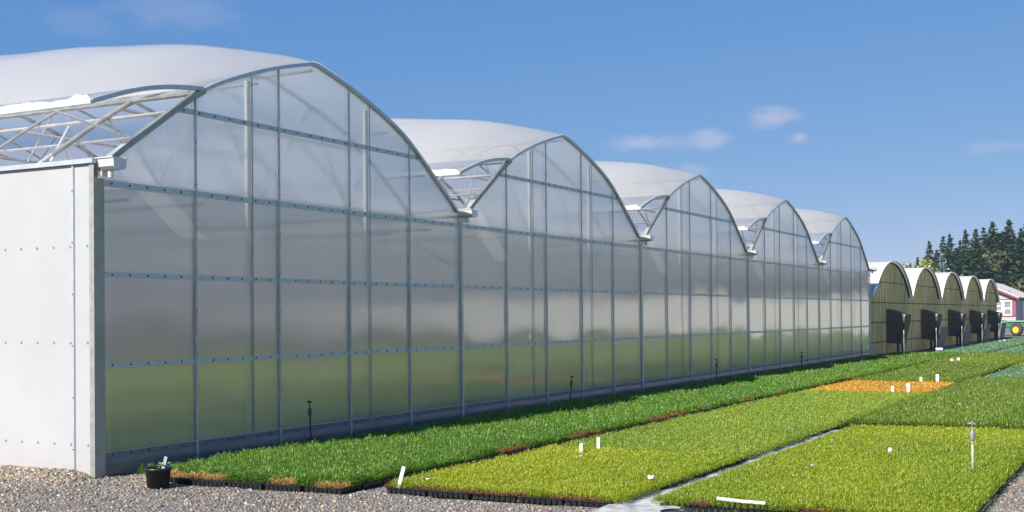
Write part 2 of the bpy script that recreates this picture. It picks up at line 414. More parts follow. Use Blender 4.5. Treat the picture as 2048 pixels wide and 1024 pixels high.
# ------------------------------------------------------------------ ground
def gz(x, y):
    """height of the gravel"""
    n = (vnoise(x * 2.2 + 9, y * 2.2 + 5, 3) - .5) * .022 + (vnoise(x * 7 + 3, y * 7 + 1, 4) - .5) * .010
    near = np.exp(-np.maximum(0, np.hypot(x + 2, y + 4) - 5) / 3.)
    berm = .075 * np.exp(-((x + .10) / .22) ** 2) * (y > -.05) * (.65 + .7 * vnoise(x * 3 + 20, y * 1.5 + 20, 8))
    berm = berm * np.clip((y + .05) / .35, 0, 1)
    return n * near + berm * (x < .02)

def ground():
    def axis(lo, hi, n0, n1, step):
        mid = np.arange(n0, n1 + 1e-6, step)
        def tail(a, b):
            t = [a]; s = step
            while abs(t[-1] - a) < abs(b - a):
                s *= 1.35; t.append(t[-1] + math.copysign(s, b - a))
            t[-1] = b
            return t[1:]
        return np.array(list(reversed(tail(n0, lo))) + list(mid) + tail(n1, hi))
    xs = axis(-500, 900, -4.5, 1.0, .06); ys = axis(-700, 700, -9.5, 2.0, .06)
    X, Y = np.meshgrid(xs, ys, indexing='ij')
    Z = gz(X, Y)
    V = np.stack([X, Y, Z], -1).reshape(-1, 3); a, b = X.shape
    i = np.arange(a - 1)[:, None] * b + np.arange(b - 1)[None]
    F = np.stack([i, i + b, i + b + 1, i + 1], -1).reshape(-1)
    nf = (a - 1) * (b - 1)
    o = np_mesh('ground', V, F, np.arange(nf) * 4, np.full(nf, 4), [M['gravel']], smooth=True)
    tag(o, kind='structure')
ground()

def pebbles():
    bm = bmesh.new(); bmesh.ops.create_icosphere(bm, subdivisions=1, radius=1)
    bv = np.array([v.co for v in bm.verts]); bf = np.array([[v.index for v in f.verts] for f in bm.faces]); bm.free()
    P = []
    def scatter(n, x0, x1, y0, y1, smin, smax):
        x = rng.uniform(x0, x1, n); y = rng.uniform(y0, y1, n); s = smin + (smax - smin) * rng.random(n) ** 2.2
        P.append(np.stack([x, y, s], 1))
    scatter(15000, -3.2, .45, -6.4, -.05, .006, .020)
    scatter(5200, -3.0, 0.0, -.1, 2.0, .006, .023)
    scatter(1600, -.45, .0, .05, 2.0, .012, .028)
    scatter(2600, 0.0, 1.2, -1.2, -.02, .008, .018)
    scatter(4500, 1.2, 6.0, -9.4, -8.45, .006, .016)
    scatter(700, -2, .5, -7.6, -6.3, .006, .018)
    P = np.concatenate(P)
    # keep clear of the beds
    x, y = P[:, 0], P[:, 1]
    inb = ((x > .10) & (y < -.80) & (y > -3.1)) | ((x > .36) & (y < -3.35) & (y > -5.75)) | ((x > .50) & (y < -6.2) & (y > -8.5))
    P = P[~inb]; n = len(P)
    rot = rng.random((n, 3)) * 2 * PI
    sc = np.stack([rng.uniform(.7, 1.5, n), rng.uniform(.6, 1.1, n), rng.uniform(.4, .75, n)], 1) * P[:, 2:3]
    jit = 1 + rng.uniform(-.22, .22, (n, len(bv)))
    V = bv[None] * jit[..., None] * sc[:, None]
    ca, sa = np.cos(rot[:, 2]), np.sin(rot[:, 2]); cb, sb = np.cos(rot[:, 0] * .12), np.sin(rot[:, 0] * .12)
    x = V[..., 0] * ca[:, None] - V[..., 1] * sa[:, None]; y = V[..., 0] * sa[:, None] + V[..., 1] * ca[:, None]; z = V[..., 2]
    y2 = y * cb[:, None] - z * sb[:, None]; z2 = y * sb[:, None] + z * cb[:, None]
    V = np.stack([x + P[:, :1], y2 + P[:, 1:2], z2 + (gz(P[:, 0], P[:, 1]) + sc[:, 2] * .35)[:, None]], -1).reshape(-1, 3)
    F = (bf[None] + (np.arange(n) * len(bv))[:, None, None]).reshape(-1)
    nf = n * len(bf)
    pal = np.array([(.30, .26, .22), (.22, .20, .19), (.15, .145, .145), (.40, .34, .27), (.26, .20, .155), (.19, .18, .185), (.50, .46, .40), (.30, .20, .14), (.10, .10, .105)])
    c = pal[rng.choice(len(pal), n, p=[.22, .2, .14, .12, .1, .1, .05, .03, .04])] * rng.uniform(.75, 1.2, (n, 1)) * np.array([1.09, 1.03, .90])
    C = np.repeat(c, len(bv), 0)
    o = np_mesh('gravel_stones', V, F, np.arange(nf) * 3, np.full(nf, 3), [M['stone']], C)
    tag(o, 'loose grey and tan gravel stones covering the ground in front', 'gravel', kind='stuff')
pebbles()

# ------------------------------------------------------------------ seedling beds
def noise_stretch(x, y, s): return vnoise(x * s + 31, y * s + 17, 12)

def bed(name, label, x0, x1, y0, y1, h, pal, probs, dens, width, dead=None, lean=.55, seed=1, front_dead=None, patch=None, base=True, leaf=.026, top_noise=.25, ends=(1, 1)):
    r = np.random.default_rng(seed)
    # density falls and blades widen with distance from the near end
    xs = []; 
    step = 1.0; xx = x0
    while xx < x1 - 1e-6:
        xe = min(xx + step, x1); d = math.hypot(xx + 9.36, (y0 + y1) / 2 + 9.98)
        k = min(1., (11.5 / d) ** 1.45)
        n = int(dens * k * (xe - xx) * (y1 - y0))
        px = r.uniform(xx, xe, n); py = r.uniform(y0, y1, n)
        xs.append(np.stack([px, py, np.full(n, k)], 1)); xx = xe
    P = np.concatenate(xs); n = len(P)
    # plugs: pull the stems towards 5.5 cm cells so tufts show
    cell = .055
    pull = .35 * np.clip(P[:, 2] * 1.2, 0, 1)
    for a in (0, 1):
        c = (np.floor(P[:, a] / cell) + .5) * cell
        P[:, a] = P[:, a] * (1 - pull) + c * pull
    x, y, k = P.T
    lf = vnoise(x * 1.3 + seed, y * 1.3 + seed, seed) * .4 + vnoise(x * 7 + seed, y * 7, seed + 1) * .6
    hh = h * (1 - top_noise + 2 * top_noise * lf) * r.uniform(.55, 1.12, n)
    az = r.uniform(0, 2 * PI, n)
    ln = np.abs(r.normal(0, lean, n))
    # lean outwards at the rims
    for val, edge, ang in ((y, y0, -PI / 2), (y, y1, PI / 2), (x, x0, PI), (x, x1, 0)):
        dd = np.abs(val - edge); sel = (dd < .10) & (r.random(n) < .75)
        az[sel] = ang + r.normal(0, .6, sel.sum()); ln[sel] = .5 + .6 * r.random(sel.sum())
    ln = np.clip(ln, 0, 1.35)
    wd = width * r.uniform(.6, 1.3, n) / np.sqrt(k) ** 1.25
    # short leaves set all the way up the stems, most of them near the top
    cx_, cy_ = np.floor(x / cell).astype(int), np.floor(y / cell).astype(int)
    hh = hh * (.80 + .40 * np.random.default_rng(seed + 9).random((256, 256))[cx_ % 256, cy_ % 256])
    edge = np.minimum(np.minimum(y - y0, y1 - y), np.minimum(x - x0, x1 - x)) < .09
    Lh = leaf * r.uniform(.6, 1.35, n) / k ** .25
    Lh[edge] *= 1.35
    dx, dy = np.cos(az), np.sin(az)
    pa = az + PI / 2 + r.normal(0, .5, n); wx, wy = np.cos(pa) * wd / 2, np.sin(pa) * wd / 2
    zb = .05 + np.maximum(0, hh - Lh * .55) * r.random(n) ** .55
    m1 = .5
    mx_, my_ = x + dx * np.sin(ln * .7) * Lh * m1, y + dy * np.sin(ln * .7) * Lh * m1; mz = zb + np.cos(ln * .7) * Lh * m1
    l2 = np.where(edge, np.minimum(ln * 1.6 + .5, 2.5), np.minimum(ln * 1.35, 1.75))
    tx, ty = mx_ + dx * np.sin(l2) * Lh * (1 - m1), my_ + dy * np.sin(l2) * Lh * (1 - m1); tz = mz + np.cos(l2) * Lh * (1 - m1)
    tz = np.maximum(tz, .012)
    V = np.empty((n, 5, 3))
    V[:, 0] = np.stack([x - wx * .7, y - wy * .7, zb], 1); V[:, 1] = np.stack([x + wx * .7, y + wy * .7, zb], 1)
    V[:, 2] = np.stack([mx_ + wx, my_ + wy, mz], 1); V[:, 3] = np.stack([mx_ - wx, my_ - wy, mz], 1)
    V[:, 4] = np.stack([tx, ty, tz], 1)
    pal = np.array(pal); ci = r.choice(len(pal), n, p=probs)
    C = pal[ci] * r.uniform(.8, 1.2, (n, 1))
    # slow drift of tint over the bed (different growth, a property of the plants)
    dr = (vnoise(x * .55 + 3 * seed, y * 1.1 + 7, seed + 5) - .5)
    C = C * (1 + np.stack([.30 * dr, .16 * dr, 0 * dr], 1))
    if patch: C = patch(x, y, C, r)
    if front_dead is not None:
        cov, depth, dpal, sd = front_dead
        m = (x - x0 < depth * (.6 + .8 * vnoise(y * 9 + sd, y * 0 + 3, sd))) & (vnoise(y * 4.2 + sd, y * 0 + 1, sd + 1) > 1 - cov)
        dp = np.array(dpal); C[m] = dp[r.choice(len(dp), m.sum())] * r.uniform(.75, 1.2, (m.sum(), 1))
        V[m, :, 2] = .05 + (V[m, :, 2] - .05) * .62
    if dead is not None:
        cov, dpal, sd, side = dead
        dd = np.abs(y - (y0 if side < 0 else y1))
        m = (dd < .13) & (vnoise(x * 1.7 + sd, x * 0 + 5, sd) > 1 - cov) & (r.random(n) < .85)
        dp = np.array(dpal); C[m] = dp[r.choice(len(dp), m.sum())] * r.uniform(.75, 1.2, (m.sum(), 1))
        V[m, :, 2] = .05 + (V[m, :, 2] - .05) * .6
    Cv = np.repeat(C[:, None], 5, 1).copy()
    V = V.reshape(-1, 3); Cv = Cv.reshape(-1, 3)
    ii = np.arange(n) * 5
    loops = np.stack([ii, ii + 1, ii + 2, ii + 3, ii + 3, ii + 2, ii + 4], 1).reshape(-1)
    st = np.stack([np.arange(n) * 7, np.arange(n) * 7 + 4], 1).reshape(-1); to = np.tile([4, 3], n)
    mi = np.zeros(2 * n, int)
    if base:
        ins = .05; nv = len(V); nl = len(loops)
        bx0, bx1, by0, by1 = x0 + ins, x1 - ins, y0 + ins, y1 - ins
        bv = np.array([(a, b, c) for c in (.003, .05) for b in (by0, by1) for a in (bx0, bx1)])
        V = np.concatenate([V, bv]); Cv = np.concatenate([Cv, np.full((8, 3), .03)])
        q = np.array([(4, 5, 7, 6), (0, 1, 5, 4), (2, 6, 7, 3), (0, 4, 6, 2), (1, 3, 7, 5)]).reshape(-1) + nv
        loops = np.concatenate([loops, q]); st = np.concatenate([st, nl + np.arange(5) * 4]); to = np.concatenate([to, [4] * 5]); mi = np.concatenate([mi, [1] * 5])
    o = np_mesh(name, V, loops, st, to, [M['leaf'], M['under']], Cv, mi)
    tag(o, label, 'seedlings', kind='stuff')
    return o

TAN = [(.78, .52, .16), (.66, .42, .12), (.86, .62, .24), (.52, .30, .09)]
RUST = [(.42, .17, .05), (.36, .14, .04), (.50, .24, .08), (.30, .12, .05)]
DKG = [(0.115, 0.27, 0.016), (0.16, 0.335, 0.022), (0.23, 0.409, 0.032), (0.07, 0.186, 0.013), (0.31, 0.446, 0.058)]
PK = [.3, .3, .2, .12, .08]
YLM = [(0.4, 0.47, 0.011), (0.496, 0.554, 0.016), (0.32, 0.42, 0.012), (0.608, 0.605, 0.039), (0.192, 0.319, 0.009)]
GLM = [(0.296, 0.426, 0.029), (0.376, 0.486, 0.04), (0.24, 0.357, 0.024), (0.496, 0.547, 0.065), (0.16, 0.274, 0.016)]
MID = [(0.18, 0.296, 0.019), (0.24, 0.359, 0.024), (0.13, 0.234, 0.014), (0.32, 0.39, 0.037), (0.09, 0.172, 0.009)]
ORG = [(0.791, 0.431, 0.041), (0.828, 0.493, 0.06), (0.736, 0.378, 0.034), (0.846, 0.546, 0.09), (0.644, 0.317, 0.03)]
OLV = [(0.25, 0.34, 0.013), (0.32, 0.391, 0.016), (0.19, 0.281, 0.011), (0.4, 0.408, 0.028), (0.13, 0.204, 0.01)]
BLU = [(0.17, 0.323, 0.146), (0.21, 0.382, 0.181), (0.13, 0.265, 0.12), (0.27, 0.431, 0.224), (0.09, 0.206, 0.095)]
D_ = 19000; W_ = .0050
bed('dark_green_seedlings', 'long bed of dark green feathery seedlings along the foot of the large greenhouse', .12, 27.5, -3.05, -.50, .105, DKG, PK, D_, W_ * 1.15, dead=(.30, RUST, 3, -1),
    front_dead=(.72, .17, TAN, 4), seed=3, lean=.95, top_noise=.42, leaf=.038)
bed('yellow_lime_seedlings', 'near bed of yellow lime seedlings between the dark green bed and the white cloth strip', .40, 4.0, -5.78, -3.36, .075, YLM, PK, D_, W_, front_dead=(.58, .10, RUST + TAN[:1], 9), seed=5, lean=.9, top_noise=.3)
bed('light_green_seedlings', 'light green seedling bed in front of the orange bed, with two white labels at its near end', 4.0, 15.75, -5.78, -3.36, .075, GLM, PK, D_, W_, seed=6, lean=.9, top_noise=.3)
bed('orange_seedlings', 'small patch of bright orange seedlings', 15.8, 19.75, -5.74, -3.36, .075, ORG, PK, D_, W_ * 1.2, seed=7, lean=.95, top_noise=.15)
bed('mid_green_seedlings', 'dark mid green bed just behind the orange patch', 19.8, 30.5, -5.74, -3.36, .10, [(a * .72, b * .82, c) for a, b, c in OLV], PK, D_ * .7, W_ * 1.2, seed=8, lean=.8, top_noise=.15)
bed('right_lime_seedlings', 'yellow lime seedling bed around the grey sprinkler riser at the right', .58, 8.35, -8.585, -6.03, .07, [(a * .82, b * .88, c) for a, b, c in YLM], PK, D_, W_, front_dead=(.35, .09, RUST, 15), seed=9, lean=.85, top_noise=.3)
bed('right_green_seedlings', 'mid green seedling bed behind the right yellow lime bed', 8.42, 21.6, -8.55, -5.92, .12, MID, PK, D_, W_ * 1.1, seed=10, lean=.7, top_noise=.2, leaf=.036)
bed('blue_green_seedlings', 'blue green seedling bed at the right edge behind the mid green bed', 21.7, 28.3, -8.6, -6.0, .09, BLU, PK, D_ * .7, W_ * 1.3, seed=11, lean=.8)
bed('olive_seedlings', 'small olive yellow bed at the right edge behind the blue green bed', 28.4, 38.5, -8.6, -6.0, .10, OLV, PK, D_ * .6, W_ * 1.4, seed=12, lean=.8)
bed('far_green_seedlings', 'far strip of green seedlings with two tiny white labels, ending at the blue green beds', 30.6, 40.5, -5.9, -3.2, .10, [(a * .85, b * .92, c) for a, b, c in OLV], PK, D_ * .6, W_ * 1.4, seed=13, lean=.8)
bed('far_dark_green_seedlings', 'far end of the green bed beside the corner where the two greenhouses meet', 27.5, 40.5, -3.1, -.50, .12, [(a * .8 + .04, b * .95, c) for a, b, c in DKG], PK, D_ * .6, W_ * 1.4, seed=14, lean=.8)
bed('far_blue_green_seedlings', 'long blue green bed in front of the older greenhouse', 41.0, 76, -3.5, -1.7, .09, BLU, PK, D_ * .5, W_ * 1.6, seed=16, lean=.9)
bed('farther_blue_green_seedlings', 'blue green bed farthest right, past the dark gap', 41.0, 76, -6.4, -3.85, .09, [(a * 1.1, b, c * .9) for a, b, c in BLU], PK, D_ * .4, W_ * 1.7, seed=17, lean=.9)
bed('corner_green_seedlings', 'tip of a green bed in the bottom right corner across the gravel path', 2.05, 14, -10.6, -9.05, .09, MID, PK, D_ * .5, W_ * 1.2, seed=18, lean=.7)

# field beyond the beds on the right (seen mirrored in the greenhouse wall)
def field_mat():
    m, nt, out = newmat('mown_field')
    b = N(nt, 'ShaderNodeBsdfDiffuse')
    col, fac, _ = noise_col(nt, (.22, .33, .04), (.36, .44, .07), .35, 6, stretch=(.4, 1.5, 1))
    L(nt, col, b.inputs[0]); L(nt, b.outputs[0], out.inputs[0]); return m
M['field'] = field_mat()
fm = MB()
fm.grid([[(x, y, .006) for y in (-27, -20, -11.2)] for x in (-10, 10, 40, 80, 160)])
tag(fm.build('field', M['field']), kind='structure')

# plug trays along the visible rims
def tray_mesh(nx=6, ny=8, c=.055):
    m = MB(); h = .062
    Lx, Ly = nx * c, ny * c
    for i in range(nx):
        for j in range(ny):
            if 0 < i < nx - 1 and 0 < j < ny - 1: continue
            x0, y0 = i * c, j * c; g = .0025; t = .010
            a = [(x0 + g, y0 + g, h), (x0 + c - g, y0 + g, h), (x0 + c - g, y0 + c - g, h), (x0 + g, y0 + c - g, h)]
            b = [(x0 + t, y0 + t, .004), (x0 + c - t, y0 + t, .004), (x0 + c - t, y0 + c - t, .004), (x0 + t, y0 + c - t, .004)]
            for k in range(4): m.face([a[k], b[k], b[(k + 1) % 4], a[(k + 1) % 4]])
            m.face(b[::-1])
    r = .006
    for (a0, a1, b0, b1) in ((-r, 0.002, -r, Ly + r), (Lx - .002, Lx + r, -r, Ly + r), (0.002, Lx - .002, -r, .002), (0.002, Lx - .002, Ly - .002, Ly + r)):
        m.box(a0, a1, b0, b1, h - .008, h + .003)
    m.box(.004, Lx - .004, .004, Ly - .004, h - .012, h - .010, 1)
    return m
tm = tray_mesh(); tray0 = tm.build('plug_tray', [M['black_plastic'], M['soil']])
first = [True]
def tray(x, y, rz, label, group):
    if first[0]: o = tray0; first[0] = False
    else:
        o = tray0.copy(); COL.objects.link(o)
    o.location = (x, y, .002); o.rotation_euler = (0, 0, rz)
    tag(o, label, 'plant tray', group)
R_ = random.Random(3)
for k in range(5):
    tray(.42 + R_.uniform(-.03, .02), -5.72 + k * .472, R_.uniform(-.02, .02), 'black plug tray under dry rusty tufts along the front of the yellow lime bed', 'trays along the front of the yellow lime bed')
for k, xo in enumerate((.13, .10, .08, .08, .10)):
    tray(xo + R_.uniform(-.01, .01), -3.06 + k * .455, R_.uniform(-.02, .02), 'black plug tray along the front edge of the dark green bed', 'trays along the front of the dark green bed')
for k in range(4):
    tray(.60 + R_.uniform(-.02, .02), -8.42 + k * .46 + .3, R_.uniform(-.02, .02), 'black plug tray along the front edge of the right lime bed', 'trays along the front of the right lime bed')
for k in range(46):
    tray(.80 + k * .342, -5.74 + R_.uniform(-.015, .015), R_.uniform(-.012, .012), 'black plug tray in the row along the white cloth strip', 'trays along the white cloth strip')
for k in range(40):
    tray(.50 + k * .345, -3.07 + R_.uniform(-.012, .012), R_.uniform(-.012, .012), 'black plug tray in the dark gap beside the dark green bed', 'trays in the gap beside the dark green bed')
for k in range(20):
    tray(.95 + k * .345, -8.54 + R_.uniform(-.012, .012), R_.uniform(-.012, .012), 'black plug tray beside the gravel path at the right', 'trays beside the gravel path')
o = tray0.copy(); COL.objects.link(o); o.location = (.17, -.98, .002); o.rotation_euler = (0, 0, .05); o.scale = (1, .9, .8)
tag(o, 'single black tray just behind the black pot', 'plant tray')

# pale ground cloth between the beds
m_ = pbr('woven_ground_cloth', (.24, .225, .20), (.58, .57, .54), .9, 0, 7, bump=1.0)
cl = MB(); rr = np.random.default_rng(4)
xs_ = np.concatenate([np.arange(-.02, 5, .09), np.arange(5, 8.5, .25)]); ys_ = np.linspace(-6.28, -5.70, 9)
P = []
for x in xs_:
    P.append([(x + (rr.normal(0, .03) if x < .05 else 0), y, .010 + .030 * float(vnoise(np.array([x * 6.]), np.array([y * 11. + 90]), 21)[0]) + (.03 * math.exp(-((y + 5.72) / .1) ** 2) * max(0, 1 - abs(x - .35) / .5))) for y in ys_])
cl.grid(P)
tag(cl.build('ground_cloth', m_, smooth=True), 'pale woven ground cloth strip lying between the two lime seedling beds', 'ground cloth')

# ------------------------------------------------------------------ small things on the beds
def label_stake(x, y, h, wdt, rz, tilt, roll, lab, z=.06):
    m = MB(); t = .0022
    m.prism([(-wdt / 2, .0), (0, -.03), (wdt / 2, 0), (wdt / 2, h), (wdt / 2 - .006, h + .004), (-wdt / 2 + .006, h + .004), (-wdt / 2, h)], 'x', -t, t)
    # plate in the y-z plane, faces -x
    o = m.build('plant_label', M['white_plastic'], None, False, (x, y, z), (roll, tilt, rz))
    tag(o, lab, 'plant label', 'white plant labels')
    return o
label_stake(.44, -3.50, .235, .035, .15, -.10, .33, 'tall tilted white label at the near left corner of the yellow lime bed', z=.04)
label_stake(3.44, -4.02, .155, .034, .1, 0, .05, 'shorter of the two white labels where the yellow lime bed turns light green')
label_stake(3.86, -4.05, .185, .037, .1, 0, .03, 'taller of the two white labels where the yellow lime bed turns light green')
label_stake(15.85, -5.10, .18, .050, .1, 0, .02, 'smaller white label at the near edge of the orange bed', z=.04)
label_stake(15.95, -5.40, .23, .062, .1, 0, -.06, 'larger white label at the near edge of the orange bed', z=.04)
label_stake(19.80, -4.97, .17, .052, .1, 0, .02, 'smaller white label at the far edge of the orange bed', z=.04)
label_stake(19.90, -5.32, .23, .066, .1, 0, -.02, 'larger white label at the far edge of the orange bed', z=.04)
label_stake(31.9, -3.85, .12, .085, .1, 0, 0, 'left of two tiny white labels on the far green bed', z=.08)
label_stake(32.4, -3.98, .14, .085, .1, 0, 0, 'right of two tiny white labels on the far green bed', z=.08)
label_stake(8.62, -8.30, .24, .05, .1, 0, -.12, 'white label at the right edge of the picture behind the right lime bed', z=.04)
label_stake(4.95, -7.15, .10, .035, .4, 0, .3, 'small grey white tag sunk in the right lime bed', z=.05)

def scrap(x, y, z, s, lab, seed, flat=.35):
    m = MB(); r = random.Random(seed); P = []
    for i in range(5):
        P.append([(s * (i / 4 - .5) + r.uniform(-.1, .1) * s, s * .6 * (j / 4 - .5) + r.uniform(-.1, .1) * s, s * flat * r.random()) for j in range(5)])
    m.grid(P)
    tag(m.build('plastic_scrap', M['white_plastic'], None, True, (x, y, z), (0, 0, r.uniform(0, 3))), lab, 'scrap')
scrap(.66, -3.68, .115, .075, 'crumpled white scrap beside the tilted label on the yellow lime bed', 2)
scrap(1.50, -5.66, .13, .06, 'white scrap on the rim of the yellow lime bed by the cloth strip', 5, .8)
scrap(3.0, -4.22, .125, .035, 'tiny white fleck among the yellow lime seedlings', 6)
scrap(3.2, -6.75, .12, .05, 'pale fleck in the right lime bed near its left rim', 8)
scrap(4.30, -6.12, .03, .16, 'torn pale cloth piece on the strip between the lime beds', 9)
scrap(44.0, -5.0, .12, .22, 'white speck on the farthest blue green bed', 12, .6)
scrap(60.0, -2.3, .10, .35, 'white scrap on the blue green bed before the older greenhouse', 13, .4)

pm = MB(); pm.tube([(.615, -6.60, .125), (.60, -6.82, .115), (.60, -7.02, .112)], .014, 10)
tag(pm.build('white_pipe', M['white_plastic']), 'short white pipe lying on the front of the right lime bed', 'pipe')

# pots
def pot(x, y, r0, r1, h, lab, name='plant_pot', fill=True):
    e = empty(name, (x, y, .0)); tag(e, lab, 'pot')
    m = MB(); m.lathe([(0, .004), (r0, .0), (r0 + (r1 - r0) * .9, h * .88), (r1 + .004, h * .885), (r1 + .010, h * .90), (r1 + .010, h), (r1 + .002, h), (r1 - .006, h * .9), (r0 + (r1 - r0) * .8, h * .80)], seg=28)
    m.build('pot_body', M['black_plastic'], e, True)
    s = MB(); s.lathe([(r0 + (r1 - r0) * .84, h * .80), (.05, h * .86), (0, h * .86)], seg=20); s.build('soil', M['soil'], e, True)
    return e
e = pot(-.205, -1.08, .105, .125, .205, 'black plant pot with a blue grey tag on the gravel by the green bed')
lm = MB(); r = random.Random(5)
for k in range(26):
    a = r.uniform(-.9, 1.6); d = r.uniform(.02, .14); cx, cyy = d * math.cos(a - .9), d * math.sin(a - .9)
    z = .19 + r.uniform(-.01, .06) - max(0, d - .11) * .7; an = r.uniform(0, 6.3); l_ = r.uniform(.02, .045); w_ = l_ * .35
    ux, uy = math.cos(an), math.sin(an)
    lm.face([(cx, cyy, z), (cx + ux * l_ * .5 - uy * w_, cyy + uy * l_ * .5 + ux * w_, z + .012), (cx + ux * l_, cyy + uy * l_, z - .004), (cx + ux * l_ * .5 + uy * w_, cyy + uy * l_ * .5 - ux * w_, z + .01)], 0 if k % 5 else 1)
lm.build('pot_seedling', [pbr('pot_leaf', (.10, .24, .03), (.20, .34, .06), .5, 0, 30), pbr('pale_leaf', (.55, .55, .45), (.7, .68, .6), .6, 0, 30)], e)
tg = MB(); tg.prism([(-.016, 0), (.016, 0), (.016, .17), (-.016, .17)], 'x', -.002, .002)
tg.build('pot_tag', pbr('blue_grey_tag', (.32, .40, .46), (.40, .48, .54), .5, 0, 20), e, False, (.03, -.03, .15), (.28, -.1, .3))
pot(.14, -6.42, .10, .13, .075, 'shallow black pot rim at the bottom edge beside the ground cloth', 'shallow_pot')

# sprinklers
def sprinkler(x, y, h, tilt, lab, grey=False, scale=1.0):
    e = empty('sprinkler', (x, y, 0)); tag(e, lab, 'sprinkler', 'sprinkler risers among the beds'); e.rotation_euler = (tilt, 0, 0)
    pipe = MB(); pipe.tube([(0, 0, 0), (0, 0, h * .70)], .0105 * scale, 10); pipe.build('riser', M['pvc'] if grey else M['black_plastic'], e, True)
    c = MB(); c.lathe([(.0, 0), (.014, 0), (.014, .05), (.012, .055), (0, .056)], (0, 0, h * .15 if not grey else h * .64), 12); c.build('coupling', M['yellow_band'] if grey else M['grey_plastic'], e, True)
    b = MB(); b.lathe([(0, 0), (.012, 0), (.02, .012), (.024, .03), (.024, .085), (.018, .105), (.009, .112), (.008, .15), (0, .15)], (0, 0, h * .69), 14)
    b.tube([(.026, 0, h * .70 + .03), (.028, 0, h * .70 + .09)], .008, 8)
    b.build('valve_body', M['grey_plastic'] if grey else M['hood'], e, True)
    hd = MB(); zt = h * .69 + .15
    hd.tube([(0, 0, zt), (0, 0, zt + .03)], .006, 8)
    hd.tube([(0, -.045, zt + .012), (0, -.02, zt + .030), (0, .02, zt + .034), (0, .04, zt + .026)], .007, 8, radii=[.003, .010, .012, .006])
    hd.lathe([(0, .0), (.014, .0), (.010, .016), (0, .02)], (0, 0, zt + .034), 10)
    hd.build('spray_head', M['black_plastic'] if not grey else M['grey_plastic'], e, True)
sprinkler(2.98, -.55, .66, -.05, 'black sprinkler riser nearest the camera before the greenhouse wall')
sprinkler(10.55, -.50, .60, .09, 'second black sprinkler riser along the greenhouse wall')
sprinkler(18.82, -.45, .62, 0, 'third black sprinkler riser along the greenhouse wall')
sprinkler(26.55, -.45, .53, 0, 'fourth black sprinkler riser along the greenhouse wall', scale=1.3)
sprinkler(34.5, -.45, .49, 0, 'farthest small black sprinkler riser at the end of the greenhouse wall', scale=1.5)
sprinkler(3.75, -8.22, .54, 0, 'grey sprinkler riser with a yellow band in the right lime bed', True, 1.25)

# ------------------------------------------------------------------ large greenhouse
B = 7.62; PW = B / 5; NB = 5; WALL_L = 26.0; ZG = 3.40
_prof_d = np.array([0, .15, .82, 1.6, 2.5, 3.1, 3.81]); _prof_z = np.array([3.27, 3.385, 3.85, 4.35, 4.715, 4.90, 5.075])
def cubic(xp, yp, x):
    # monotone-ish Catmull-Rom
    m = np.gradient(yp, xp); x = np.clip(x, xp[0], xp[-1]); i = np.clip(np.searchsorted(xp, x) - 1, 0, len(xp) - 2)
    h = xp[i + 1] - xp[i]; t = (x - xp[i]) / h
    return (2 * t**3 - 3 * t**2 + 1) * yp[i] + (t**3 - 2 * t**2 + t) * h * m[i] + (-2 * t**3 + 3 * t**2) * yp[i + 1] + (t**3 - t**2) * h * m[i + 1]
def zarch(u):
    """height of the gable arch at distance u from the bay's left gutter"""
    return float(cubic(_prof_d, _prof_z, min(u, B - u)))
HINGE = 1.65; FOOT = .19
GH = empty('large_greenhouse', (0, 0, 0))
tag(GH, 'large five-bay greenhouse with milky clear end wall and white arched film roofs', 'greenhouse')

# wall sheets, each slightly bowed
for b_ in range(NB):
    for k in range(5):
        r = random.Random(b_ * 10 + k)
        xa, xb = b_ * B + k * PW, b_ * B + (k + 1) * PW
        if b_ == 0 and k == 0: xa = .12
        nx, nz_ = 13, 46
        rows = []
        amp = r.uniform(.0016, .0042) * r.choice((-1, 1, 1)); ph = r.uniform(0, 6); tilt = r.uniform(-.0012, .0012); a2 = r.uniform(.0007, .0020)
        for i in range(nx):
            u = i / (nx - 1); x = xa + .004 + (xb - xa - .008) * u
            zt = zarch(x - b_ * B) - .012
            col_ = []
            for j in range(nz_):
                z = .03 + (zt - .03) * j / (nz_ - 1)
                bow = amp * math.sin(PI * u) * (1 + .8 * math.sin(z * 2.2 + ph)) + a2 * math.sin(z * 5.4 + ph * 1.7) * math.sin(PI * u) + tilt * (z - 1.5)
                col_.append((x, .010 + bow, z))
            rows.append(col_)
        m = MB(); m.grid(rows); m.build('wall_sheet', M['poly'], GH, True)

# girts with bolt heads
def girt(x0, x1, z0, z1, bolts=True, name='girt'):
    m = MB(); m.box(x0, x1, -.004, .004, z0, z1)
    if bolts:
        x = x0 + .12; k = 0
        zc = (z0 + z1) / 2
        while x < x1 - .05:
            t = (x % PW) / PW
            if .05 < t < .95:
                m.prism([(x - .010, zc - .010), (x + .010, zc - .010), (x + .010, zc + .010), (x - .010, zc + .010)], 'y', -.010, -.004, 1)
            x += .262
    return m.build(name, [M['galv_light'], M['screw']], GH)
XE = NB * B
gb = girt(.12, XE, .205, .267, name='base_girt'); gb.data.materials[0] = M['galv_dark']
m = MB(); m.box(.13, XE, -.016, -.0045, .2685, .274); m.build('lit_sheet_edge', M['gutter'], GH)  # pale strip added to draw the lit lower edge of the sheets
girt(.12, XE, 1.165, 1.222); girt(.12, XE, 2.135, 2.192); girt(.12, XE, 3.105, 3.172)
for b_ in range(NB):
    # gable girt runs between the two sides of the arch
    us = [u for u in np.linspace(0, B, 400) if zarch(u) > 4.12]
    girt(b_ * B + us[0], b_ * B + us[-1], 4.055, 4.118, name='gable_girt')
